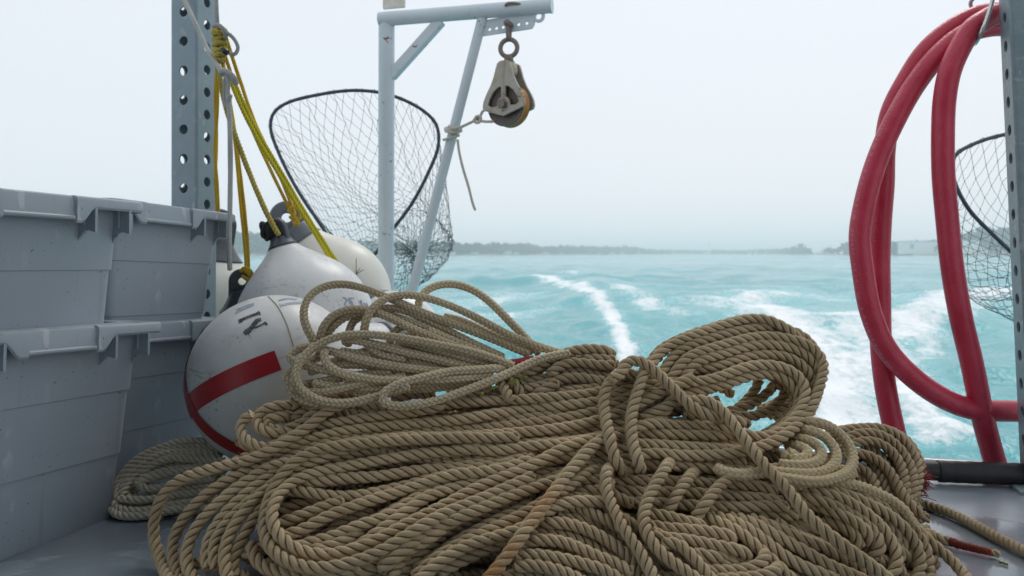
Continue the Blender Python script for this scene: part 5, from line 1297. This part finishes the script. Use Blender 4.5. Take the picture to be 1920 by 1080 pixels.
for k in range(9):
    z = 58 + k * 6.4; ph = k * 2.4; kn.append([P(412 + 11 * math.cos(a) * (1 - .03 * k), z + 4 * math.sin(a + ph), 1.965 - .018 * math.sin(a)) for a in np.linspace(ph, ph + 5.6, 8)])
simple_rope("yellow_knot", 'bunched yellow knot of fender lines high on the left post', kn, .0068, M_YELO, pitch=.024, cat='knot')
m = MB(); m.tube([P(417, 93, 1.93), P(421, 96, 1.928), P(426, 99, 1.925)], .0068, 12); o_ = obj("taped_end", m.mesh(), M_BLACK); wparent(o_, bpy.data.objects["yellow_knot"])
simple_rope("grey_cord", 'grey white cord crossing the left post to a hitch and hanging down loose', [run((338, -16, 2.06), (362, 35, 2.035), (385, 84, 2.02), (404, 118, 1.935), (420, 136, 1.90), (428, 140, 1.90)), run((413, 136, 1.90), (420, 132, 1.885), (432, 138, 1.88), (441, 148, 1.89), (442, 156, 1.91), (436, 150, 1.92), (424, 140, 1.915), (412, 138, 1.91)),
    run((425, 139, 1.885), (428, 150, 1.89), (427, 170, 1.90), (430, 210, 1.90), (432, 300, 1.90), (431, 400, 1.90), (430, 470, 1.90), (431, 506, 1.90)), run((424, 142, 1.90), (422, 160, 1.905), (424, 200, 1.905), (432, 178, 1.895))], .0060, M_GCORD, 'braid', .008)
simple_rope("grey_cord", 'grey cord loop above the yellow knot, hanging from overhead', [run((405, -20, 1.97), (406, 10, 1.97), (408, 48, 1.965)), run((400, 50, 1.945), (410, 47, 1.935), (420, 56, 1.93), (423, 68, 1.94), (419, 74, 1.97)), run((421, 60, 1.935), (432, 66, 1.94), (442, 78, 1.945), (446, 90, 1.945), (442, 100, 1.945), (434, 102, 1.95), (428, 97, 1.955))], .0048, M_GCORD, 'braid', .007)
m = MB()
for k in range(4): m.tube([B_C + Vector((-.36, .02, .93)).normalized() * (.236 + .008 * (k % 2)) + (Matrix.Rotation(.35 * (k - 1.5), 3, 'Y') @ Vector((-.36, .02, .93)).to_track_quat('Z', 'Y').to_matrix() @ Vector((.023 * math.cos(a), .023 * math.sin(a), .010 * math.sin(2 * a + k)))) for a in np.linspace(0, 2 * math.pi, 22, endpoint=False)], .0046, 8, True)
tag(obj("rubber_strap", m.mesh(), M_BLACK), 'black rubber strap twisted round the neck of the dark necked buoy', 'strap')
# ---------------- cream cord between strut and pulley
def SY(py): return 2.42 + (py - 33) / (728 - 33) * .08
simple_rope("white_cord", 'cream white cord tied round the davit strut, led to the pulley block and hanging loose', [
    [P(850 + 15 * math.cos(a), 241 - 3 * math.sin(a) + k * 4, 2.445 + .0262 * math.sin(a)) for k in range(2) for a in np.linspace(0 + k, 2 * math.pi * .95 + k, 12)],
    [P(846 + 14 * math.cos(a), 258 - 4 * math.cos(a), 2.447 - .025 * math.sin(a)) for a in np.linspace(-.3, math.pi * 1.25, 10)] + run((858, 250, 2.42), (858, 242, 2.415)),
    run((858, 262, 2.415), (861, 285, 2.41), (868, 315, 2.41), (879, 352, 2.41), (886, 380, 2.41), (891, 394, 2.41)),
    run((842, 236, 2.43), (852, 240, 2.41), (864, 238, 2.405), (880, 231, 2.40), (892, 225, 2.395), (900, 218, 2.385), (905, 209, 2.375), (910, 205, 2.375)),
    run((888, 226, 2.392), (894, 218, 2.385), (901, 219, 2.38), (900, 228, 2.385), (892, 230, 2.39), (890, 222, 2.385)), run((896, 226, 2.388), (910, 228, 2.385), (925, 228, 2.39))], .0042, M_WCORD, 'braid', .007)

# ================================================================== red hose
def hose():
    R = .0238
    A = run((2040, 90, 1.90), (1960, 45, 1.88), (1900, 26, 1.865), (1871, 24, 1.858), (1836, 29, 1.85), (1791, 50, 1.855), (1738, 94, 1.86), (1697, 156, 1.865), (1670, 212, 1.87), (1659, 280, 1.872), (1657, 345, 1.872), (1652, 410, 1.87), (1649, 480, 1.868), (1650, 560, 1.86), (1652, 650, 1.85), (1660, 724, 1.84), (1674, 795, 1.83), (1688, 850, 1.82), (1700, 885, 1.81))
    Bq = run((2010, 760, 1.84), (1950, 772, 1.82), (1902, 771, 1.80), (1860, 770, 1.79), (1818, 766, 1.785), (1769, 747, 1.785), (1711, 707, 1.79), (1662, 653, 1.795), (1633, 587, 1.80), (1618, 507, 1.805), (1612, 444, 1.81), (1622, 378, 1.815), (1644, 302, 1.818), (1675, 231, 1.82), (1715, 160, 1.822), (1760, 103, 1.822), (1809, 64, 1.825), (1860, 49, 1.835), (1900, 52, 1.86), (1970, 80, 1.89))
    Cq = run((1900, 28, 1.80), (1868, 27, 1.79), (1846, 38, 1.785), (1822, 55, 1.778), (1800, 90, 1.772), (1781, 134, 1.768), (1771, 187, 1.766), (1768, 249, 1.766), (1769, 329, 1.766), (1775, 400, 1.766), (1786, 505, 1.768), (1802, 596, 1.770), (1822, 680, 1.775), (1844, 787, 1.79), (1867, 871, 1.815), (1885, 925, 1.83))
    loops = [run((2040, 90, 1.90), (2100, 200, 1.91), (2120, 400, 1.90), (2090, 620, 1.87), (2050, 720, 1.85), (2010, 760, 1.84)), run((1970, 80, 1.89), (2040, 180, 1.87), (2070, 420, 1.84), (2050, 640, 1.82), (2000, 800, 1.81), (1950, 900, 1.81))]
    Vs = []; Qs = []; G = []; U = []; n = 0
    for k, pts in enumerate([A, Bq, Cq] + loops):
        p = catmull(pts, .008); T, N, B = frames(p); s = np.r_[0, np.cumsum(np.linalg.norm(np.diff(p, axis=0), axis=1))]; m = 28; th = np.linspace(0, 2 * np.pi, m, endpoint=False)
        V = p[:, None] + R * (np.cos(th)[None, :, None] * N[:, None] + np.sin(th)[None, :, None] * B[:, None])
        i = np.arange(len(p) - 1)[:, None] * m + np.arange(m)[None]; j = np.arange(len(p) - 1)[:, None] * m + (np.arange(m)[None] + 1) % m
        Qs.append(np.stack([i, j, j + m, i + m], -1).reshape(-1, 4) + n); Vs.append(V.reshape(-1, 3)); n += V.reshape(-1, 3).shape[0]
        U.append(np.stack([np.broadcast_to(th[None] / (2 * np.pi), V.shape[:2]) + s[:, None] * 2.0, np.broadcast_to(s[:, None] * 100, V.shape[:2]), np.zeros(V.shape[:2])], -1).reshape(-1, 3))
        seam = (np.abs(((th - 3.6 + np.pi) % (2 * np.pi)) - np.pi) < .16).astype(float) if k < 2 else np.zeros(m); G.append(np.broadcast_to(seam[None], V.shape[:2]).reshape(-1))
    me = np_mesh("red_hose", np.vstack(Vs), np.vstack(Qs), {"groove": ('FLOAT', np.concatenate(G)), "rope_uv": ('FLOAT_VECTOR', np.vstack(U))})
    tag(obj("red_hose", me, M_HOSE), 'red rubber hose hanging in loops from the wire hook at right', 'hose')
hose()
HAZE_D = .00085
# ================================================================== haze
mb = MB(); HB = (-2600, 2600, -60, 4300, WZ - 2.2, 31)
x0, x1, y0, y1, z0, z1 = HB
mb.box(((x0 + x1) / 2, (y0 + y1) / 2, (z0 + z1) / 2), (x1 - x0, y1 - y0, z1 - z0))
hz = bpy.data.materials.new("thin_haze"); hz.use_nodes = True; t_ = hz.node_tree; t_.nodes.clear()
ou = t_.nodes.new("ShaderNodeOutputMaterial"); pv = t_.nodes.new("ShaderNodeVolumePrincipled"); pv.inputs["Density"].default_value = HAZE_D
pv.inputs["Color"].default_value = (.95, .98, 1, 1); pv.inputs["Anisotropy"].default_value = 0.2
t_.links.new(pv.outputs[0], ou.inputs["Volume"])
tag(obj("haze", mb.mesh(), hz, smooth=False), kind='stuff')
